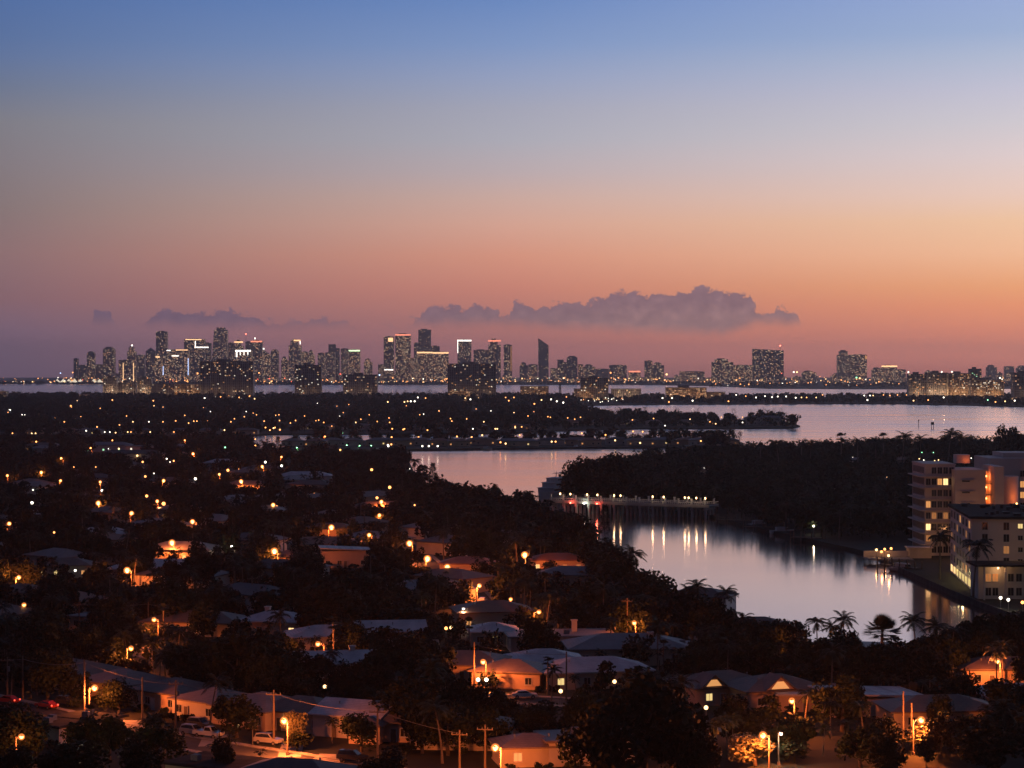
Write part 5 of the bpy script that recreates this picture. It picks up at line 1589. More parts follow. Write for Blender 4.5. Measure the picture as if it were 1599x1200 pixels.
dock(657, 753, 9, 3, 20, 'short dock with tall pilings jutting into the basin', 3, 2.2)
dock(1155, 699, 26, 2.5, 4, 'long dock with pilings off the tip of the narrow strip', 7)
dock(1148, 818, 14, 2.5, -20, 'wooden dock just past the bridge end', 5)
dock(1195, 829, 16, 2.5, -24, 'wooden dock in the middle of the black wooded shore', 5)
dock(1262, 846, 12, 2.5, -30, 'wooden dock under the single white lamp', 4)
dock(1405, 892, 18, 2.2, -62, 'dock along the quay in front of the white blocks', 6)
dock(1050, 985, 8, 2.0, 70, 'small dock with tall frame at the near cove edge', 3, 1.6)
for px, py, lab in [(1435, 666, 'thin channel marker post alone in the bay'), (1455, 669, 'channel marker post with a square board in the bay')]:
    x, y = at(px, py, 0)
    r = empty('channel_marker', (x, y, 0), lab, 'channel marker')
    MB().tube([(0, 0, -1), (0, 0, 6.5)], .3, 8).build('post', M['dark'], r)
    if px > 1440:
        MB().tube([(2.2, 0, -1), (2.2, 0, 5)], .3, 8).build('post', M['dark'], r)
        MB().box(-.6, 2.8, -.15, .15, 3.6, 6.4).build('board', M['dark'], r)
    else:
        MB().box(-.7, .7, -.15, .15, 5.6, 7).build('board', M['dark'], r)

# ------------------------------------------------------------------ utility poles
POLE_TOP = {}


def upole(px, ptop, pbase, lab, arm=True, box=False):
    x, y = at(px, pbase)
    hh = (pbase - ptop) * y / FPX
    r = empty('utility_pole', (x, y, 1.2), lab, 'utility pole', random.uniform(-.6, .6))
    MB().tube([(0, 0, 0), (0, 0, hh)], [.19, .12], 8).build('pole', M['wood'], r)
    if arm:
        m = MB().box(-1.2, 1.2, -.22, -.12, hh - .75, hh - .6)
        m.build('crossarm', M['wood'], r)
        ins = MB().tube([(0, 0, 0), (0, 0, .22)], .06, 6).mesh('insulator', M['metal'])
        for xx in (-1.1, -.4, .4, 1.1):
            link('insulator', ins, r, (xx, -.17, hh - .6))
    if box:
        MB().tube([(.3, -.25, hh - 2.6), (.3, -.25, hh - 1.7)], .24, 10).build('transformer', M['metal'], r)
    POLE_TOP[px] = Vector((x, y, 1.2 + hh - .5))
    SHOW.append((px, (ptop + pbase) / 2 - 8, 2, (pbase - ptop) / 3, y - 1, 6))


for a in [(590, 1105, 1205, 'tall pole with crossarm at the bottom, before the brown hip roof'), (428, 1078, 1165, 'pole with crossarm just beside the lamp in the orange lit row'), (741, 1003, 1078, 'bare lit pole next to the lamp at the brown roofed house', False), (223, 1058, 1131, 'dark thick pole before the brown roofed house of the row', False),
          (275, 1062, 1139, 'pole with transformer in the orange lit row', True, True), (132, 1030, 1126, 'tall pole beside the brightest lamp of the row', False), (36, 1025, 1094, 'pale pole near the frame edge above the row', False), (12, 1026, 1090, 'pole with transformer at the frame edge', True, True), (885, 1018, 1096, 'pale leaning looking pole before the white hip roofed house', False),
          (980, 934, 1008, 'pole with crossarm by the lamp in the dark middle'), (1411, 1080, 1170, 'first of two bare poles beside the very large lamp', False), (1424, 1098, 1172, 'second of two bare poles beside the very large lamp', False), (232, 940, 988, 'lit pole before the very wide brown roof', False), (124, 940, 990, 'orange lit pole by the carport garden', True),
          (347, 955, 990, 'short pole at the end of the very wide brown roof', False), (758, 1132, 1205, 'thin pole close to the bottom edge lamp'), (718, 1140, 1210, 'second thin pole close to the bottom edge lamp'), (712, 922, 960, 'pole at the lit street junction'), (798, 915, 960, 'pole at the end of the glinting wires'), (26, 932, 965, 'pole under the stacked lamps at the frame edge', False), (1257, 992, 1024, 'thin pole beside the lamp under the cove palms', False), (394, 900, 950, 'pole among the black garden trees'), (598, 925, 965, 'pole lost among the black trees in the middle')]:
    upole(*a)

for a_, b_, lab in [(12, 36, 'sagging wire between the two poles at the frame edge'), (36, 132, 'sagging wire from the pale edge pole to the tall pole by the brightest lamp'), (132, 223, 'sagging wire past the brightest lamp to the dark thick pole'), (223, 275, 'short sagging wire between the dark thick pole and the transformer pole'),
                   (275, 428, 'long sagging wire from the transformer pole to the crossarm pole in the row'), (428, 590, 'long sagging wire from the row to the tall bottom pole'), (741, 885, 'sagging wire over the street with the pale sedan'), (124, 232, 'sagging wire over the carport garden street'), (232, 347, 'sagging wire before the very wide brown roof'), (712, 798, 'sagging wire glinting by the lit junction'), (590, 718, 'sagging wire along the bottom between tall pole and thin pole')]:
    p, q = POLE_TOP[a_], POLE_TOP[b_]
    pts = [p.lerp(q, t) - Vector((0, 0, 4 * t * (1 - t) * min(1.4, (q - p).length * .025))) for t in [i / 14 for i in range(15)]]
    o = MB().tube([v - p for v in pts], .03, 5).build('power_line', M['metal'], None, p)
    tag(o, lab, 'wire')

# ------------------------------------------------------------------ cars
def car_parts(style):
    L, W = (5.3, 1.9) if style == 'pickup' else (4.6, 1.8)
    if style == 'pickup':
        prof = [(-2.6, .5), (-2.6, 1.05), (-.5, 1.05), (-.45, 1.1), (1.0, 1.1), (2.5, 1.0), (2.6, .7), (2.55, .45)]
        cab = [(-.45, 1.08), (-.35, 1.75), (.75, 1.78), (1.35, 1.1)]
    elif style == 'suv':
        prof = [(-2.3, .45), (-2.32, 1.05), (-2.2, 1.12), (1.0, 1.1), (2.2, .98), (2.3, .65), (2.25, .42)]
        cab = [(-2.2, 1.1), (-2.0, 1.72), (.3, 1.78), (1.1, 1.1)]
    else:
        prof = [(-2.3, .42), (-2.32, .85), (-2.1, .97), (1.0, .95), (2.15, .82), (2.3, .6), (2.25, .38)]
        cab = [(-1.8, .95), (-1.1, 1.42), (.25, 1.46), (1.15, .95)]

    def ext(pf, w0, w1):
        n = len(pf); zc0 = pf[0][1]
        zm = max(z for _, z in pf)
        vs = []
        for sgn in (-1, 1):
            for x, z in pf:
                t = (z - zc0) / (zm - zc0 + 1e-6)
                vs.append((x, sgn * (w0 + (w1 - w0) * t), z))
        fs = [tuple(range(n)), tuple(range(n, 2 * n))[::-1]] + [(i, i + n, (i + 1) % n + n, (i + 1) % n) for i in range(n)]
        return vs, fs
    body = MB().add(*ext(prof, W / 2 - .04, W / 2 - .06))
    roofc = MB().add(*ext(cab, W / 2 - .12, W / 2 - .32))
    glass = MB()
    c0, c1, c2, c3 = cab
    for sgn in (-1, 1):
        yb, yt_ = sgn * (W / 2 - .125), sgn * (W / 2 - .29)
        lx = lambda a, b, t: a + (b - a) * t
        glass.add([(lx(c0[0], c1[0], .15) + .15, yb - sgn * .01, c0[1] + .08), (lx(c3[0], c2[0], .15) - .15, yb - sgn * .01, c0[1] + .08), (c2[0] - .05, yt_, c2[1] - .08), (c1[0] + .08, yt_, c1[1] - .06)], [(0, 1, 2, 3) if sgn < 0 else (3, 2, 1, 0)])
    ws = MB().add([(c3[0] - .02, -.68, c3[1] + .06), (c3[0] - .02, .68, c3[1] + .06), (c2[0] + .06, .5, c2[1] - .06), (c2[0] + .06, -.5, c2[1] - .06)], [(0, 1, 2, 3)])
    ws.v = [(x + .03, y_, z + .03) for x, y_, z in ws.v]
    wheel = MB().tube([(0, -.11, 0), (0, .11, 0)], .34, 16)
    rim = MB().tube([(0, -.125, 0), (0, .125, 0)], .2, 10)
    return L, W, body, roofc, glass, ws, wheel, rim


paints = {}
for nm, c in (('white', (.75, .74, .72)), ('dark', (.03, .03, .035)), ('silver', (.4, .4, .41)), ('red', (.35, .03, .025))):
    m_, t_, b_ = mat('car_paint_' + nm)
    nz_ = t_.nodes.new('ShaderNodeTexNoise'); nz_.inputs['Scale'].default_value = 3
    t_.links.new(mixc(t_, nz_.outputs[0], tuple(v * .85 for v in c), c), b_.inputs['Base Color'])
    b_.inputs['Roughness'].default_value = .3; b_.inputs['Coat Weight'].default_value = .5
    paints[nm] = m_
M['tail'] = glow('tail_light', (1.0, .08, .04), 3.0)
M['headlight_off'] = glass_mat('headlight_glass', (.3, .3, .3))


def car(px, py, style, paint, rz, lab, tail=False):
    L, W, body, roofc, glass, ws, wheel, rim = car_parts(style)
    x, y = at(px, py)
    r = empty('parked_car', (x, y, 1.24), lab, 'pickup truck' if style == 'pickup' else 'car', R(rz))
    body.build('body', paints[paint], r); roofc.build('cabin', paints[paint], r)
    glass.build('side_window', M['pane'], r); ws.build('windscreen', M['pane'], r)
    wm_, rm_ = wheel.mesh('wheel', M['rubber']), rim.mesh('rim', M['metal'])
    for xx in (-L * .31, L * .31):
        for sgn in (-1, 1):
            wo_ = link('wheel', wm_, r, (xx, sgn * (W / 2 - .1), .34)); link('rim', rm_, wo_)
    for sgn in (-1, 1):
        MB().box(L / 2 - .36, L / 2 - .28, sgn * .62 - .17, sgn * .62 + .17, .6, .76).build('headlight', M['headlight_off'], r)
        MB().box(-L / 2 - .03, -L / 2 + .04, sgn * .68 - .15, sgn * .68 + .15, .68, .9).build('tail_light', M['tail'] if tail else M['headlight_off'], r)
    SHOW.append((px, py - 6, 14, 7, y - 4, 5))


car(326, 1152, 'pickup', 'white', -30, 'white pickup truck parked before the orange lit row')
car(302, 1149, 'suv', 'silver', -36, 'pale car parked beside the white pickup truck')
car(312, 1138, 'suv', 'dark', -36, 'dark car parked by the wall of the yellow doored house')
car(73, 1107, 'sedan', 'red', 140, 'red car with glinting tail lights at the head of the street', True)
car(12, 1099, 'sedan', 'red', 150, 'car streaked red at the frame edge on the street', True)
car(105, 1103, 'suv', 'dark', -40, 'dark covered car under the far end of the row')
car(820, 1091, 'sedan', 'white', 4, 'pale sedan lit orange on the street by the black tree')
car(551, 1190, 'suv', 'dark', -20, 'dark car beside the bright driveway at the bottom')
car(754, 942, 'sedan', 'white', 80, 'pale car at the lit street junction')
car(420, 1163, 'suv', 'silver', -28, 'silver car parked by the brightly lit porch')

# ------------------------------------------------------------------ vegetation
def crown_arrays(seed, leaves, r, hgt, leaf, blobs=13, flat=0.75):
    """leaf quads spread through a lumpy crown volume; returns vertices (4 per leaf), z measured from the ground"""
    g = np.random.default_rng(seed)
    bc = g.normal(size=(blobs, 3)); bc /= np.linalg.norm(bc, axis=1)[:, None]
    bc *= (g.random((blobs, 1)) ** .5) * .72
    bc[:, 2] *= flat
    br_ = g.uniform(.26, .46, blobs)
    idx = g.integers(0, blobs, leaves)
    d = g.normal(size=(leaves, 3)); d /= np.linalg.norm(d, axis=1)[:, None]
    p = bc[idx] + d * (br_[idx] * (g.random(leaves) ** .35))[:, None] * np.array([1, 1, .85])
    rad = np.hypot(p[:, 0], p[:, 1]); p[:, :2] *= r / np.percentile(rad, 97)
    lo_, hi_ = np.percentile(p[:, 2], 1.5), np.percentile(p[:, 2], 99)
    p[:, 2] = (p[:, 2] - lo_) / (hi_ - lo_) * hgt * .76 + hgt * .24
    n = d + g.normal(size=(leaves, 3)) * .8
    n /= np.linalg.norm(n, axis=1)[:, None]
    a = np.cross(n, g.normal(size=(leaves, 3))); a /= np.linalg.norm(a, axis=1)[:, None] + 1e-9
    b = np.cross(n, a)
    s = (leaf * g.uniform(.6, 1.3, leaves))[:, None]
    v = np.stack([p - a * s * .5, p + b * s * .36, p + a * s * .5, p - b * s * .36], 1)
    return v.reshape(-1, 3)


def quads(nv):
    return np.arange(nv, dtype=np.int32).reshape(-1, 4)


def palm_arrays(seed, hgt, nf=22, flen=3.4, seg=13, lean=.6, lw=.17, ll=.85):
    g = np.random.default_rng(seed)
    V = []
    top = np.array([lean, lean * .3, hgt])
    for i in range(nf):
        az_ = i * 2.39996 + g.uniform(-.25, .25)
        e = math.radians(g.uniform(8, 80)) if i < nf * .75 else math.radians(g.uniform(-35, 5))
        drop = math.radians(g.uniform(75, 115)) if e > .2 else math.radians(g.uniform(40, 60))
        L = flen * g.uniform(.85, 1.12)
        p = top.copy(); h = np.array([math.cos(az_), math.sin(az_), 0]); sd = np.array([-h[1], h[0], 0])
        pts = [p.copy()]; dirs = []
        for k in range(seg):
            t = k / seg
            a = e - drop * t ** 1.3
            dr_ = h * math.cos(a) + np.array([0, 0, math.sin(a)])
            p = p + dr_ * L / seg
            pts.append(p.copy()); dirs.append(dr_)
        for k in range(seg):
            q0, q1, dr_ = pts[k], pts[k + 1], dirs[k]
            V += [q0 - sd * .035, q0 + sd * .035, q1 + sd * .03, q1 - sd * .03]
            if k == 0:
                continue
            t = k / seg
            l = ll * (math.sin(math.pi * min(1, t * .8 + .18)) ** .7) * g.uniform(.85, 1.1)
            up = np.cross(dr_, sd)
            for s_ in (-1, 1):
                for sub in (0.0, .5):
                    q = q0 + dr_ * L / seg * sub
                    tip = q + sd * s_ * l * .75 + dr_ * l * .55 - np.array([0, 0, 1]) * l * g.uniform(.25, .6)
                    V += [q, q + dr_ * lw * .8, tip + dr_ * lw * .25, tip]
    return np.array(V)


def fan_arrays(seed, hgt, nf=26, r=1.35, emin=-45):
    g = np.random.default_rng(seed)
    V = []
    for i in range(nf):
        az_ = i * 2.39996; e = math.radians(g.uniform(emin, 85))
        d = np.array([math.cos(az_) * math.cos(e), math.sin(az_) * math.cos(e), math.sin(e)])
        c = np.array([0, 0, hgt]) + d * r * g.uniform(.5, .8)
        sd = np.cross(d, [0, 0, 1]); sd /= np.linalg.norm(sd) + 1e-6
        V += [np.array([0, 0, hgt]) - sd * .03, np.array([0, 0, hgt]) + sd * .03, c + sd * .02, c - sd * .02]
        for b in np.linspace(-1.35, 1.35, 11):
            tip = c + (d * math.cos(b) + sd * math.sin(b)) * r * .62 - np.array([0, 0, .12])
            w_ = np.cross(d, sd) * .02 + sd * math.cos(b) * .08 - d * math.sin(b) * .08
            V += [c, c + (tip - c) * .5 + w_, tip, c + (tip - c) * .5 - w_]
    return np.array(V)


def pine_arrays(seed, hgt, n=900, leaf=.7):
    g = np.random.default_rng(seed)
    V = []
    t = g.random(n) ** .8
    z = hgt * (.22 + .78 * t)
    lump = .6 + .4 * np.sin(z * 1.7 + seed) * np.sin(z * .8 + 2 * seed)
    rad = hgt * .17 * (1.05 - t) ** .7 * (.5 + lump)
    a = g.random(n) * 6.28
    rr = rad * g.random(n) ** .4
    p = np.stack([np.cos(a) * rr, np.sin(a) * rr, z], 1)
    d = np.stack([np.cos(a) * .6, np.sin(a) * .6, g.uniform(-.2, .9, n)], 1); d /= np.linalg.norm(d, axis=1)[:, None]
    s = np.cross(d, g.normal(size=(n, 3))); s /= np.linalg.norm(s, axis=1)[:, None]
    L = leaf * g.uniform(.7, 1.5, n)[:, None]
    return np.stack([p - s * .1, p + s * .1, p + d * L + s * .04, p + d * L - s * .04], 1).reshape(-1, 3)


def trunk_mesh(seed, hgt, r):
    g = random.Random(seed)
    m = MB().tube([(0, 0, 0), (g.uniform(-.2, .2), 0, hgt * .25), (g.uniform(-.3, .3), g.uniform(-.3, .3), hgt * .5)], [.30, .24, .17], 8)
    for i in range(5):
        a = i * 1.256 + g.uniform(-.4, .4)
        z0 = hgt * g.uniform(.28, .48)
        m.tube([(0, 0, z0), (math.cos(a) * r * .3, math.sin(a) * r * .3, z0 + hgt * .16), (math.cos(a) * r * .62, math.sin(a) * r * .62, z0 + hgt * .30)], [.13, .09, .04], 6)
    return m.mesh('trunk', M['bark'])


def palm_trunk(hgt, lean, r0=.2, r1=.13):
    pts = [(lean * (t ** 1.6), lean * .3 * (t ** 1.6), hgt * t) for t in (0, .2, .45, .7, 1)]
    return MB().tube(pts, [r0 * 1.35, r0, (r0 + r1) / 2, r1, r1 * .9], 8).mesh('trunk', M['palm_bark'])


def tree_proto(name, cat, crown, trunk):
    r = empty(name, (0, 0, 1.2), '', cat)
    link('crown', crown, r); link('trunk', trunk, r)
    return r


def lf(v, mname='leaf', nm='crown'):
    return np_mesh(nm, v, quads(len(v)), M[mname])


BROAD = [tree_proto('broadleaf_tree', 'tree', lf(crown_arrays(s, 3200, 4.0, 8.0, .58, 12 + s % 5, .6 + .1 * (s % 4))), trunk_mesh(s, 8.0, 4.0)) for s in range(7)]
LAMPLIT = [tree_proto('broadleaf_tree', 'tree', lf(crown_arrays(70 + s, 2600, 4.0, 8.0, .6, 14, .7), 'leaf_lamplit'), trunk_mesh(70 + s, 8.0, 4.0)) for s in range(3)]
PALM = [tree_proto('coconut_palm', 'palm tree', lf(palm_arrays(20 + s, 9.0, lean=[.4, 1.2, -.9, .1][s]), 'palm_leaf'), palm_trunk(9.0, [.4, 1.2, -.9, .1][s])) for s in range(4)]
BIGFAN = [tree_proto('fan_palm', 'palm tree', lf(fan_arrays(50, 4.6, 80, 2.3, -18), 'palm_leaf'), palm_trunk(4.6, 0.0, .26, .22))]
FAN = [tree_proto('fan_palm', 'palm tree', lf(fan_arrays(40 + s, 8.0), 'palm_leaf'), palm_trunk(8.0, 0.0, .2, .16)) for s in range(2)]
PINE = [tree_proto('feathery_pine', 'pine tree', lf(pine_arrays(60 + s, 14.0)), MB().tube([(0, 0, 0), (.1, 0, 6), (0, 0, 13)], [.25, .16, .04], 7).mesh('trunk', M['bark'])) for s in range(3)]
BUSHM = [lf(crown_arrays(80 + s, 520, 1.5, 2.0, .42, 8, .8) - np.array([0, 0, .55]), 'leaf', 'shrub') for s in range(4)]
BASEH = {'l': 8.0, 'g': 4.6, 'b': 8.0, 'p': 9.0, 'f': 8.0, 'n': 14.0}
BASER = {'l': 4.0, 'g': 3.2, 'b': 4.0, 'p': 3.0, 'f': 1.8, 'n': 2.6}
PROTOS = {'l': LAMPLIT, 'g': BIGFAN, 'b': BROAD, 'p': PALM, 'f': FAN, 'n': PINE}
TUSED = set()
LAB = {'l': ('', ''), 'g': ('', ''), 'b': ('dark broadleaf tree in the crowded canopy between houses and lamps', 'broadleaf trees'), 'p': ('coconut palm standing up out of the dark tree canopy', 'coconut palms'),
       'f': ('round headed fan palm on a thin straight trunk among the dark trees', 'fan palms'), 'n': ('tall feathery pine among the dark trees', 'feathery pines')}


def put_tree(t, x, y, sh, sr, rz, lab=None, grp=None):
    i = random.randrange(len(PROTOS[t]))
    pr = PROTOS[t][i]
    if (t, i) in TUSED:
        o = copy_tree(pr)
    else:
        o = pr; TUSED.add((t, i))
    o.location = (x, y, 1.2); o.rotation_euler = (0, 0, rz); o.scale = (sr, sr, sh)
    tag(o, lab or LAB[t][0], 'palm tree' if t in 'pfg' else 'pine tree' if t == 'n' else 'tree', None if lab else LAB[t][1])
    return o


def tree_px(t, px, top, base, lab, wpx=None, lean=0):
    """a tree the photo shows plainly: crown top and foot rows in the photo give its size"""
    x, y = at(px, base)
    hh = (base - top) * y / FPX
    hb = BASEH[t] + {'p': 2.2, 'f': 1.8, 'g': 3.0}.get(t, 0 if t not in 'bl' else .6)
    sh = hh / hb
    sr = (wpx * y / FPX / (2 * BASER[t])) if wpx else sh
    put_tree(t, x, y, sh, sr, random.uniform(0, 6.28), lab)
    TREE_XY.append((x, y))


TREE_XY = []
for a in [
    ('b', 1005, 1048, 1222, 'huge black rounded tree filling the lower middle', 190), ('b', 935, 1105, 1230, 'black tree shoulder joined below the huge rounded tree', 110), ('b', 1075, 1100, 1225, 'black tree on the lit gable side of the huge rounded tree', 90),
    ('b', 278, 905, 985, 'dense black round tree beside the long white roofed building', 95), ('b', 525, 905, 1000, 'dense black round tree below the two storey house', 115), ('b', 370, 985, 1090, 'black tree before the white roofed house with the chimney', 120),
    ('b', 300, 1005, 1080, 'black tree above the orange lit row, beside the shiny fronds', 90), ('b', 430, 1000, 1085, 'black tree joining the dark mass above the lit porch house', 100), ('b', 640, 1055, 1150, 'black tree behind the brown hip roof of the row end', 120), ('b', 590, 920, 990, 'black tree above the plain white roof', 90),
    ('b', 680, 1030, 1110, 'black tree before the lamp at the brown roofed house', 60), ('l', 457, 1110, 1168, 'small spreading tree by the lamp in the middle of the lit row', 48), ('l', 186, 1122, 1150, 'small lit tree at the street edge by the carport house', 26), ('l', 1180, 1148, 1196, 'bush like tree set orange by the lamp beside it', 95), ('b', 1110, 1165, 1230, 'dark tree at the bottom next to the orange set bush', 70),
    ('l', 1465, 1128, 1172, 'orange tinged tree below the very large lamp', 110), ('b', 1560, 1120, 1215, 'black tree at the lower corner of the frame', 120), ('b', 1385, 1150, 1220, 'dark tree before the two bare poles', 60), ('b', 743, 757, 800, 'round black tree standing against the basin', 62), ('b', 1445, 1006, 1075, 'black tree before the glowing yellow windows', 60),
    ('b', 905, 713, 788, 'tall black tree at the tip of the wooded shore', 70), ('b', 960, 708, 790, 'tall black tree next to the tip of the wooded shore', 80), ('b', 1577, 664, 735, 'tall open crowned tree on the skyline of the wooded shore', 50), ('b', 1590, 690, 760, 'black tree below the tall open crowned tree', 60), ('b', 1115, 672, 702, 'round black tree at the tip of the narrow strip', 44), ('b', 1130, 675, 702, 'smaller round tree at the very tip of the narrow strip', 30),
    ('b', 118, 1158, 1240, 'black tree mass in the corner before the pale carport house', 110), ('b', 215, 1152, 1235, 'black tree beside the street below the row', 80), ('b', 352, 1150, 1222, 'small black tree before the white pickup truck', 44), ('b', 20, 1166, 1235, 'black tree in the very corner of the frame', 70), ('b', 610, 1168, 1240, 'black hedge tree beside the bright driveway', 100), ('b', 700, 1100, 1180, 'black tree below the lamp at the brown roofed house', 90), ('b', 650, 945, 998, 'black tree above the white gabled house', 90), ('b', 580, 1072, 1122, 'black tree between the stout chimney roof and the row', 80), ('b', 480, 1062, 1114, 'black tree behind the porch house of the row', 80), ('b', 845, 1095, 1160, 'black tree beyond the pale sedan', 90), ('b', 1250, 1036, 1084, 'black tree behind the glowing orange gable', 90), ('b', 1330, 1028, 1086, 'black tree in the dark behind the two palms', 80), ('b', 1500, 1058, 1110, 'black tree behind the very large lamp', 100), ('b', 1190, 1000, 1070, 'black tree above the small tilted white roof', 80),
    ('p', 1277, 957, 1030, 'slim coconut palm, first of the palms against the pink cove', None), ('p', 1318, 953, 1035, 'large coconut palm with wide fronds against the pink cove', None), ('g', 1378, 956, 1040, 'round fan palm silhouetted against the pink cove', None), ('p', 1298, 968, 1032, 'shorter palm between two taller ones against the cove', None), ('p', 1432, 955, 1045, 'broad coconut palm beside the dark water', None), ('p', 1462, 962, 1050, 'coconut palm leaning over the dark water', None), ('p', 1485, 972, 1050, 'coconut palm in black, last of the cove row', None),
    ('p', 990, 849, 930, 'coconut palm standing clear against the pink cove near the dark point', None), ('p', 960, 868, 935, 'coconut palm a little lower on the dark point', None), ('p', 940, 855, 925, 'coconut palm inside the black mass of the dark point', None), ('p', 923, 815, 872, 'coconut palm under the bridge lamps', None), ('p', 1125, 912, 990, 'coconut palm beside the two storey white house at the cove', None), ('p', 1088, 902, 985, 'coconut palm towering over the two storey white house', None), ('p', 1068, 910, 980, 'shorter palm behind the two storey white house', None),
    ('p', 1520, 832, 935, 'tall double headed looking palm before the lower white block', None), ('p', 1468, 822, 905, 'bushy palm before the tall white apartment building', None), ('p', 1297, 1085, 1155, 'palm before the low white flat roof', None), ('p', 1349, 1088, 1165, 'palm with hanging skirt before the low white sloping roof', None), ('p', 519, 1120, 1163, 'small palm against the orange lit wall of the row', None), ('p', 1557, 1003, 1082, 'tall palm lit orange by the lamp under it', None), ('p', 395, 1122, 1165, 'small palm before the yellow door', None),
    ('p', 862, 1035, 1095, 'leaning palm before the white hip roofed house', None), ('p', 900, 1052, 1095, 'palm at the floodlit entrance', None), ('p', 842, 920, 985, 'grey lit palm around a lamp', None), ('p', 872, 915, 985, 'grey palm, second of the lit palm trunks', None), ('p', 943, 905, 985, 'tall palm with a long pale trunk in the middle dark', None), ('p', 850, 840, 890, 'palm lit red beside the green lit shrubs', None), ('p', 190, 1010, 1038, 'low shiny palm under a lamp', None),
    ('p', 70, 958, 985, 'low palm with glossy lit fronds near the stacked lamps', None), ('p', 648, 712, 757, 'palm on the point beside the dock pilings', None), ('p', 637, 722, 757, 'second palm on the point by the dock pilings', None), ('p', 704, 753, 792, 'palm at the basin edge', None), ('p', 828, 763, 800, 'palm by the bridge approach', None), ('p', 1218, 681, 745, 'palm poking over the wooded shore skyline', None), ('f', 1314, 672, 735, 'thin fan palm standing clear above the wooded shore', None), ('f', 1252, 687, 735, 'small fan palm tip above the wooded shore', None),
    ('p', 1265, 685, 745, 'bushy palm on the wooded shore skyline', None), ('p', 1409, 672, 735, 'wide palm high on the wooded shore skyline', None), ('f', 1380, 672, 735, 'fan palm beside the wide palm on the wooded shore', None), ('p', 1438, 676, 735, 'palm leaning on the wooded shore skyline', None), ('p', 1480, 667, 735, 'tallest clump palm on the wooded shore skyline', None), ('p', 1340, 680, 740, 'palm in the middle hump of the wooded shore skyline', None), ('p', 1368, 680, 738, 'palm on the far side of the middle hump', None), ('p', 1500, 675, 738, 'palm beside the tallest clump palm', None),
    ('f', 1188, 690, 735, 'small round fan palm at the low dip of the wooded shore', None), ('p', 1220, 642, 667, 'palm at the island tip across the bay', None), ('b', 1238, 648, 668, 'tree at the very tip of the island across the bay', 18), ('n', 945, 790, 850, 'dark cone tree by the near bridge end', 20),
    ('b', 35, 615, 640, 'round dark tree against the bay water near the frame edge', 26), ('b', 113, 613, 636, 'small clumped tree against the bay water', 20), ('n', 875, 600, 631, 'lone dark spike tree by the marina', 6), ('l', 170, 776, 806, 'round bush like tree glowing orange beside a blazing lamp', 30), ('l', 600, 780, 806, 'tree glowing red beside a lamp in the mid gardens', 26), ('l', 537, 822, 848, 'bush lit orange against the orange lit wall', 26),
]:
    tree_px(*a[:5], wpx=a[5])


belts = [
    ([(905, 803), (930, 832), (960, 855), (1000, 884), (1040, 918), (1065, 924), (1110, 928), (1145, 958), (1165, 962), (1225, 968), (1262, 992), (1410, 1000), (1455, 994), (1490, 976), (1530, 962), (1599, 952)], 13, 'dark tree on the near bank silhouetted against the pink cove', 'trees along the near cove bank'),
    ([(655, 752), (690, 764), (735, 768), (800, 777), (850, 790), (905, 806)], 13, 'dark tree along the bank of the basin', 'trees along the basin bank'),
]
for line, stp, lab_, grp_ in belts:
    px = line[0][0]
    while px < line[-1][0]:
        for (ax, ay), (bx_, by_) in zip(line[:-1], line[1:]):
            if ax <= px <= bx_:
                ty = ay + (by_ - ay) * (px - ax) / (bx_ - ax)
        top = ty + random.uniform(-1, 11) * (1.3 if ty > 850 else .6)
        base = top + random.uniform(.13, .18) * (top - 580)
        k_ = 0
        while not inside(P_A, *at(px, base)) and k_ < 40:
            base += 2; k_ += 1
        x, y = at(px, base)
        hh = (base - top) * y / FPX
        if k_ < 40 and hh < 16:
            sh = hh / 8.4
            o = put_tree('b', x, y, sh, sh * random.uniform(.9, 1.2), random.uniform(0, 6.28), lab_)
            o['group'] = grp_
            TREE_XY.append((x, y))
        px += stp * random.uniform(.7, 1.3)


def road_near(x, y, r):
    for rd in RP:
        for (ax, ay), (bx_, by_) in zip(rd[:-1], rd[1:]):
            dx, dy = bx_ - ax, by_ - ay
            t = max(0, min(1, ((x - ax) * dx + (y - ay) * dy) / (dx * dx + dy * dy)))
            if (x - ax - t * dx) ** 2 + (y - ay - t * dy) ** 2 < r * r:
                return True
    return False


RP = [[at(*p) for p in rd] for rd in ROADS]
HB = np.array([(b[0], b[1], b[2], b[3], b[4]) for b in HOUSE_BOX])
SH = np.array([s for s in SHOW])


def in_house(x, y, pad):
    dx, dy = x - HB[:, 0], y - HB[:, 1]
    c, s = np.cos(HB[:, 4]), np.sin(HB[:, 4])
    u, v = dx * c + dy * s, -dx * s + dy * c
    return bool(np.any((np.abs(u) < HB[:, 2] + pad) & (np.abs(v) < HB[:, 3] + pad)))


def hides(x, y, hgt, r, soft=1.0):
    """does a tree here stand before something the photo shows?"""
    px, pt = proj(x, y, 1.2 + hgt)
    pb = proj(x, y, 1.2)[1]
    rp = r * FPX / y
    m = (SH[:, 4] > y) & (np.abs(SH[:, 0] - px) < SH[:, 2] + rp * .85) & (SH[:, 1] + SH[:, 3] > pt) & (SH[:, 1] - SH[:, 3] < pb)
    if not m.any():
        return False
    p = SH[m, 5].max()
    return random.random() < {0: .10, 1: .42, 2: .85}.get(int(p), 1.0) * soft


CAND = []      # (screen size, type, x, y, sh, sr, rz, zone)


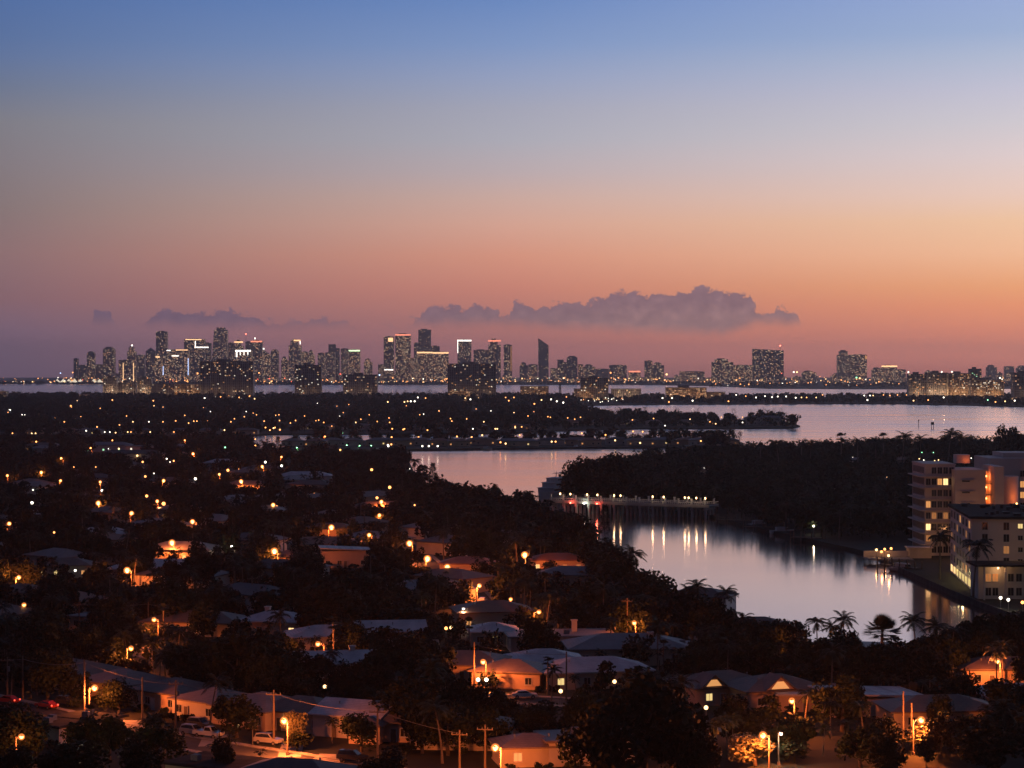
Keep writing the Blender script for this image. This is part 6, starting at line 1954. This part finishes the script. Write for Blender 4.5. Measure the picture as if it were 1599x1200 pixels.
def scatter(poly, y0, y1, sp, kinds, hr, zone, keep=1.0, xl=None, shrink=.22, margin=2.5):
    yy = y0
    while yy < y1:
        lim = yy * (.2353 + .02)
        xx = -lim
        while xx < lim:
            x, y = xx + random.uniform(-.45, .45) * sp, yy + random.uniform(-.45, .45) * sp
            xx += sp
            if random.random() > keep or not inside(poly, x, y):
                continue
            if not (inside(poly, x + margin, y) and inside(poly, x - margin, y) and inside(poly, x, y - margin) and inside(poly, x, y + margin)):
                continue
            t = random.choice(kinds)
            hgt = random.uniform(*hr) * {'b': 1, 'p': 1.12, 'f': 1.0, 'n': 1.35}[t]
            sh = hgt / (BASEH[t] + (2 if t == 'p' else 0))
            sr = sh * random.uniform(.8, 1.25) if t == 'b' else sh
            r = BASER[t] * sr
            if y < 2300 and (in_house(x, y, min(1.5, r * .3)) or road_near(x, y, 4.5)):
                continue
            ok = False
            for tr_ in range(3):
                if not hides(x, y, hgt, r):
                    ok = True
                    break
                hgt *= .68; sh *= .68; sr *= .78; r *= .78
            if not ok or hgt < 2.0:
                continue
            if any(abs(x - a) + abs(y - b) < 4 for a, b in TREE_XY[:60]) and y < 800:
                continue
            CAND.append((hgt / y * (2 if t == 'b' else 1.3), t, x, y, sh, sr, random.uniform(0, 6.28), zone))
        yy += sp


scatter(P_A, 325, 560, 6.6, 'bbbbbpppbf', (5.5, 9.5), 'near')
scatter(P_A, 560, 900, 8.0, 'bbbbbppbbfn', (6, 10.5), 'near')
scatter(P_A, 900, 1800, 11.0, 'bbbbbpbbn', (6, 11), 'near')
scatter(P_B, 760, 1700, 9.5, 'bbbbpbp', (7, 11), 'wooded', margin=4)
scatter(P_C, 1730, 1960, 13.0, 'bbbppbn', (5.5, 11), 'strip', .66)
scatter(P_D, 1960, 3000, 18.0, 'bbbbpbn', (8, 14), 'island', .9)
scatter(P_D, 3000, 4860, 26.0, 'bbbbbnn', (9, 15), 'island', .95)
scatter(P_E, 3560, 4860, 24.0, 'bbbbpbb', (7, 12), 'far_island', .9)
for i in range(900):          # the low dark tree band along the mainland shore
    px = random.uniform(-20, 1620)
    sl = 9400 if px < 1110 else 7900
    y = sl + random.random() ** 2 * (900 if px < 1110 else 3500)
    CAND.append((0, 'b', (px - 800) / FPX * y, y, random.uniform(1.2, 2.0), random.uniform(1.6, 3.0), 0, 'mainland'))

CAND.sort(key=lambda c: -c[0])
quota = {'b': 300 - 110, 'p': 230, 'f': 70, 'n': 90}
REST = {}
for c in CAND:
    if quota[c[1]] > 0 and c[3] < 2000:
        quota[c[1]] -= 1
        put_tree(c[1], *c[2:7])
    else:
        REST.setdefault(c[7], []).append(c)

LOD = {}
for lvl, (n, lf_) in {'m': (420, 1.15), 'f': (130, 2.1), 'v': (40, 3.4)}.items():
    LOD[lvl] = {'b': [crown_arrays(100 + s, n, 4.0, 8.0, lf_, 10, .7) for s in range(5)], 'p': [palm_arrays(120 + s, 9.0, 13 if lvl == 'm' else 9, 3.4, 4, .5, .6, .9) for s in range(3)],
                'f': [fan_arrays(130, 8.0, 10)], 'n': [pine_arrays(140 + s, 14.0, n // 2, lf_ * 1.3) for s in range(3)]}


def stem(h, r):
    return np.array([(-r, 0, 0), (r, 0, 0), (r, 0, h), (-r, 0, h), (0, -r, 0), (0, r, 0), (0, r, h), (0, -r, h)], dtype=float)


NAMES = {'near': 'garden_treetops', 'wooded': 'woodland', 'strip': 'strip_treetops', 'island': 'island_woodland', 'far_island': 'far_island_woodland', 'mainland': 'shore_woodland'}
for zone, cs in REST.items():
    out = []
    for c in cs:
        _, t, x, y, sh, sr, rz, _z = c
        lv = 'm' if y < 1800 else 'f' if y < 6000 else 'v'
        v = random.choice(LOD[lv][t])
        v = np.concatenate([v, stem(BASEH[t] * .6, .18)])
        cc, ss = math.cos(rz), math.sin(rz)
        vv = np.stack([(v[:, 0] * cc - v[:, 1] * ss) * sr + x, (v[:, 0] * ss + v[:, 1] * cc) * sr + y, v[:, 2] * sh + 1.15], 1)
        out.append(vv)
    V = np.concatenate(out)
    kind(link(NAMES[zone], np_mesh(NAMES[zone], V, quads(len(V)), M['leaf'])), 'stuff')

# shrubs round the houses and along the streets
bushes = []
for bx, by, hw_, hd2, rz in HOUSE_BOX:
    if by > 760 or by < 325:
        continue
    for k in range(4):
        u = random.uniform(-hw_, hw_); v = random.choice((-1, -1, 1)) * (hd2 + random.uniform(.2, 2.5))
        x, y = bx + u * math.cos(rz) - v * math.sin(rz), by + u * math.sin(rz) + v * math.cos(rz)
        s = random.uniform(.5, 1.1)
        if road_near(x, y, 4.5) or not inside(P_A, x, y) or hides(x, y, 2 * s, 1.5 * s, .7):
            continue
        bushes.append((x, y, s))
for _ in range(500):
    y = random.uniform(330, 640); x = random.uniform(-.24, .24) * y
    s = random.uniform(.6, 1.4)
    if inside(P_A, x, y) and not in_house(x, y, 1) and not road_near(x, y, 5) and not hides(x, y, 2 * s, 1.5 * s):
        bushes.append((x, y, s))
for x, y, s in bushes[:280]:
    o = link('shrub', random.choice(BUSHM), None, (x, y, 1.2), random.uniform(0, 6.28))
    o.scale = (s, s, s * random.uniform(.8, 1.2))
    tag(o, 'low dark shrub in the gardens between houses and streets', 'shrub', 'garden shrubs')

# drop prototypes that were never placed
for pr in [p for L_ in PROTOS.values() for p in L_] + list(LP.values()) + PROTO:
    if not pr.get('label'):
        for ch in list(pr.children_recursive) + [pr]:
            bpy.data.objects.remove(ch, do_unlink=True)

# ------------------------------------------------------------------ haze: the evening air between here and the skyline
hz = MB().box(-9000, 9000, -250, HAZE_END, -2.2, HAZE_TOP).build('haze', None)
kind(hz, 'stuff')
hm = bpy.data.materials.new('haze')
hm.use_nodes = True
ht = hm.node_tree
ht.nodes.clear()
pv = ht.nodes.new('ShaderNodeVolumePrincipled')
pv.inputs['Color'].default_value = (0.9, 0.86, 0.9, 1)
pv.inputs['Density'].default_value = HAZE_DENSITY
pv.inputs['Anisotropy'].default_value = 0.66
ho = ht.nodes.new('ShaderNodeOutputMaterial')
ht.links.new(pv.outputs[0], ho.inputs['Volume'])
hz.data.materials.clear()
hz.data.materials.append(hm)
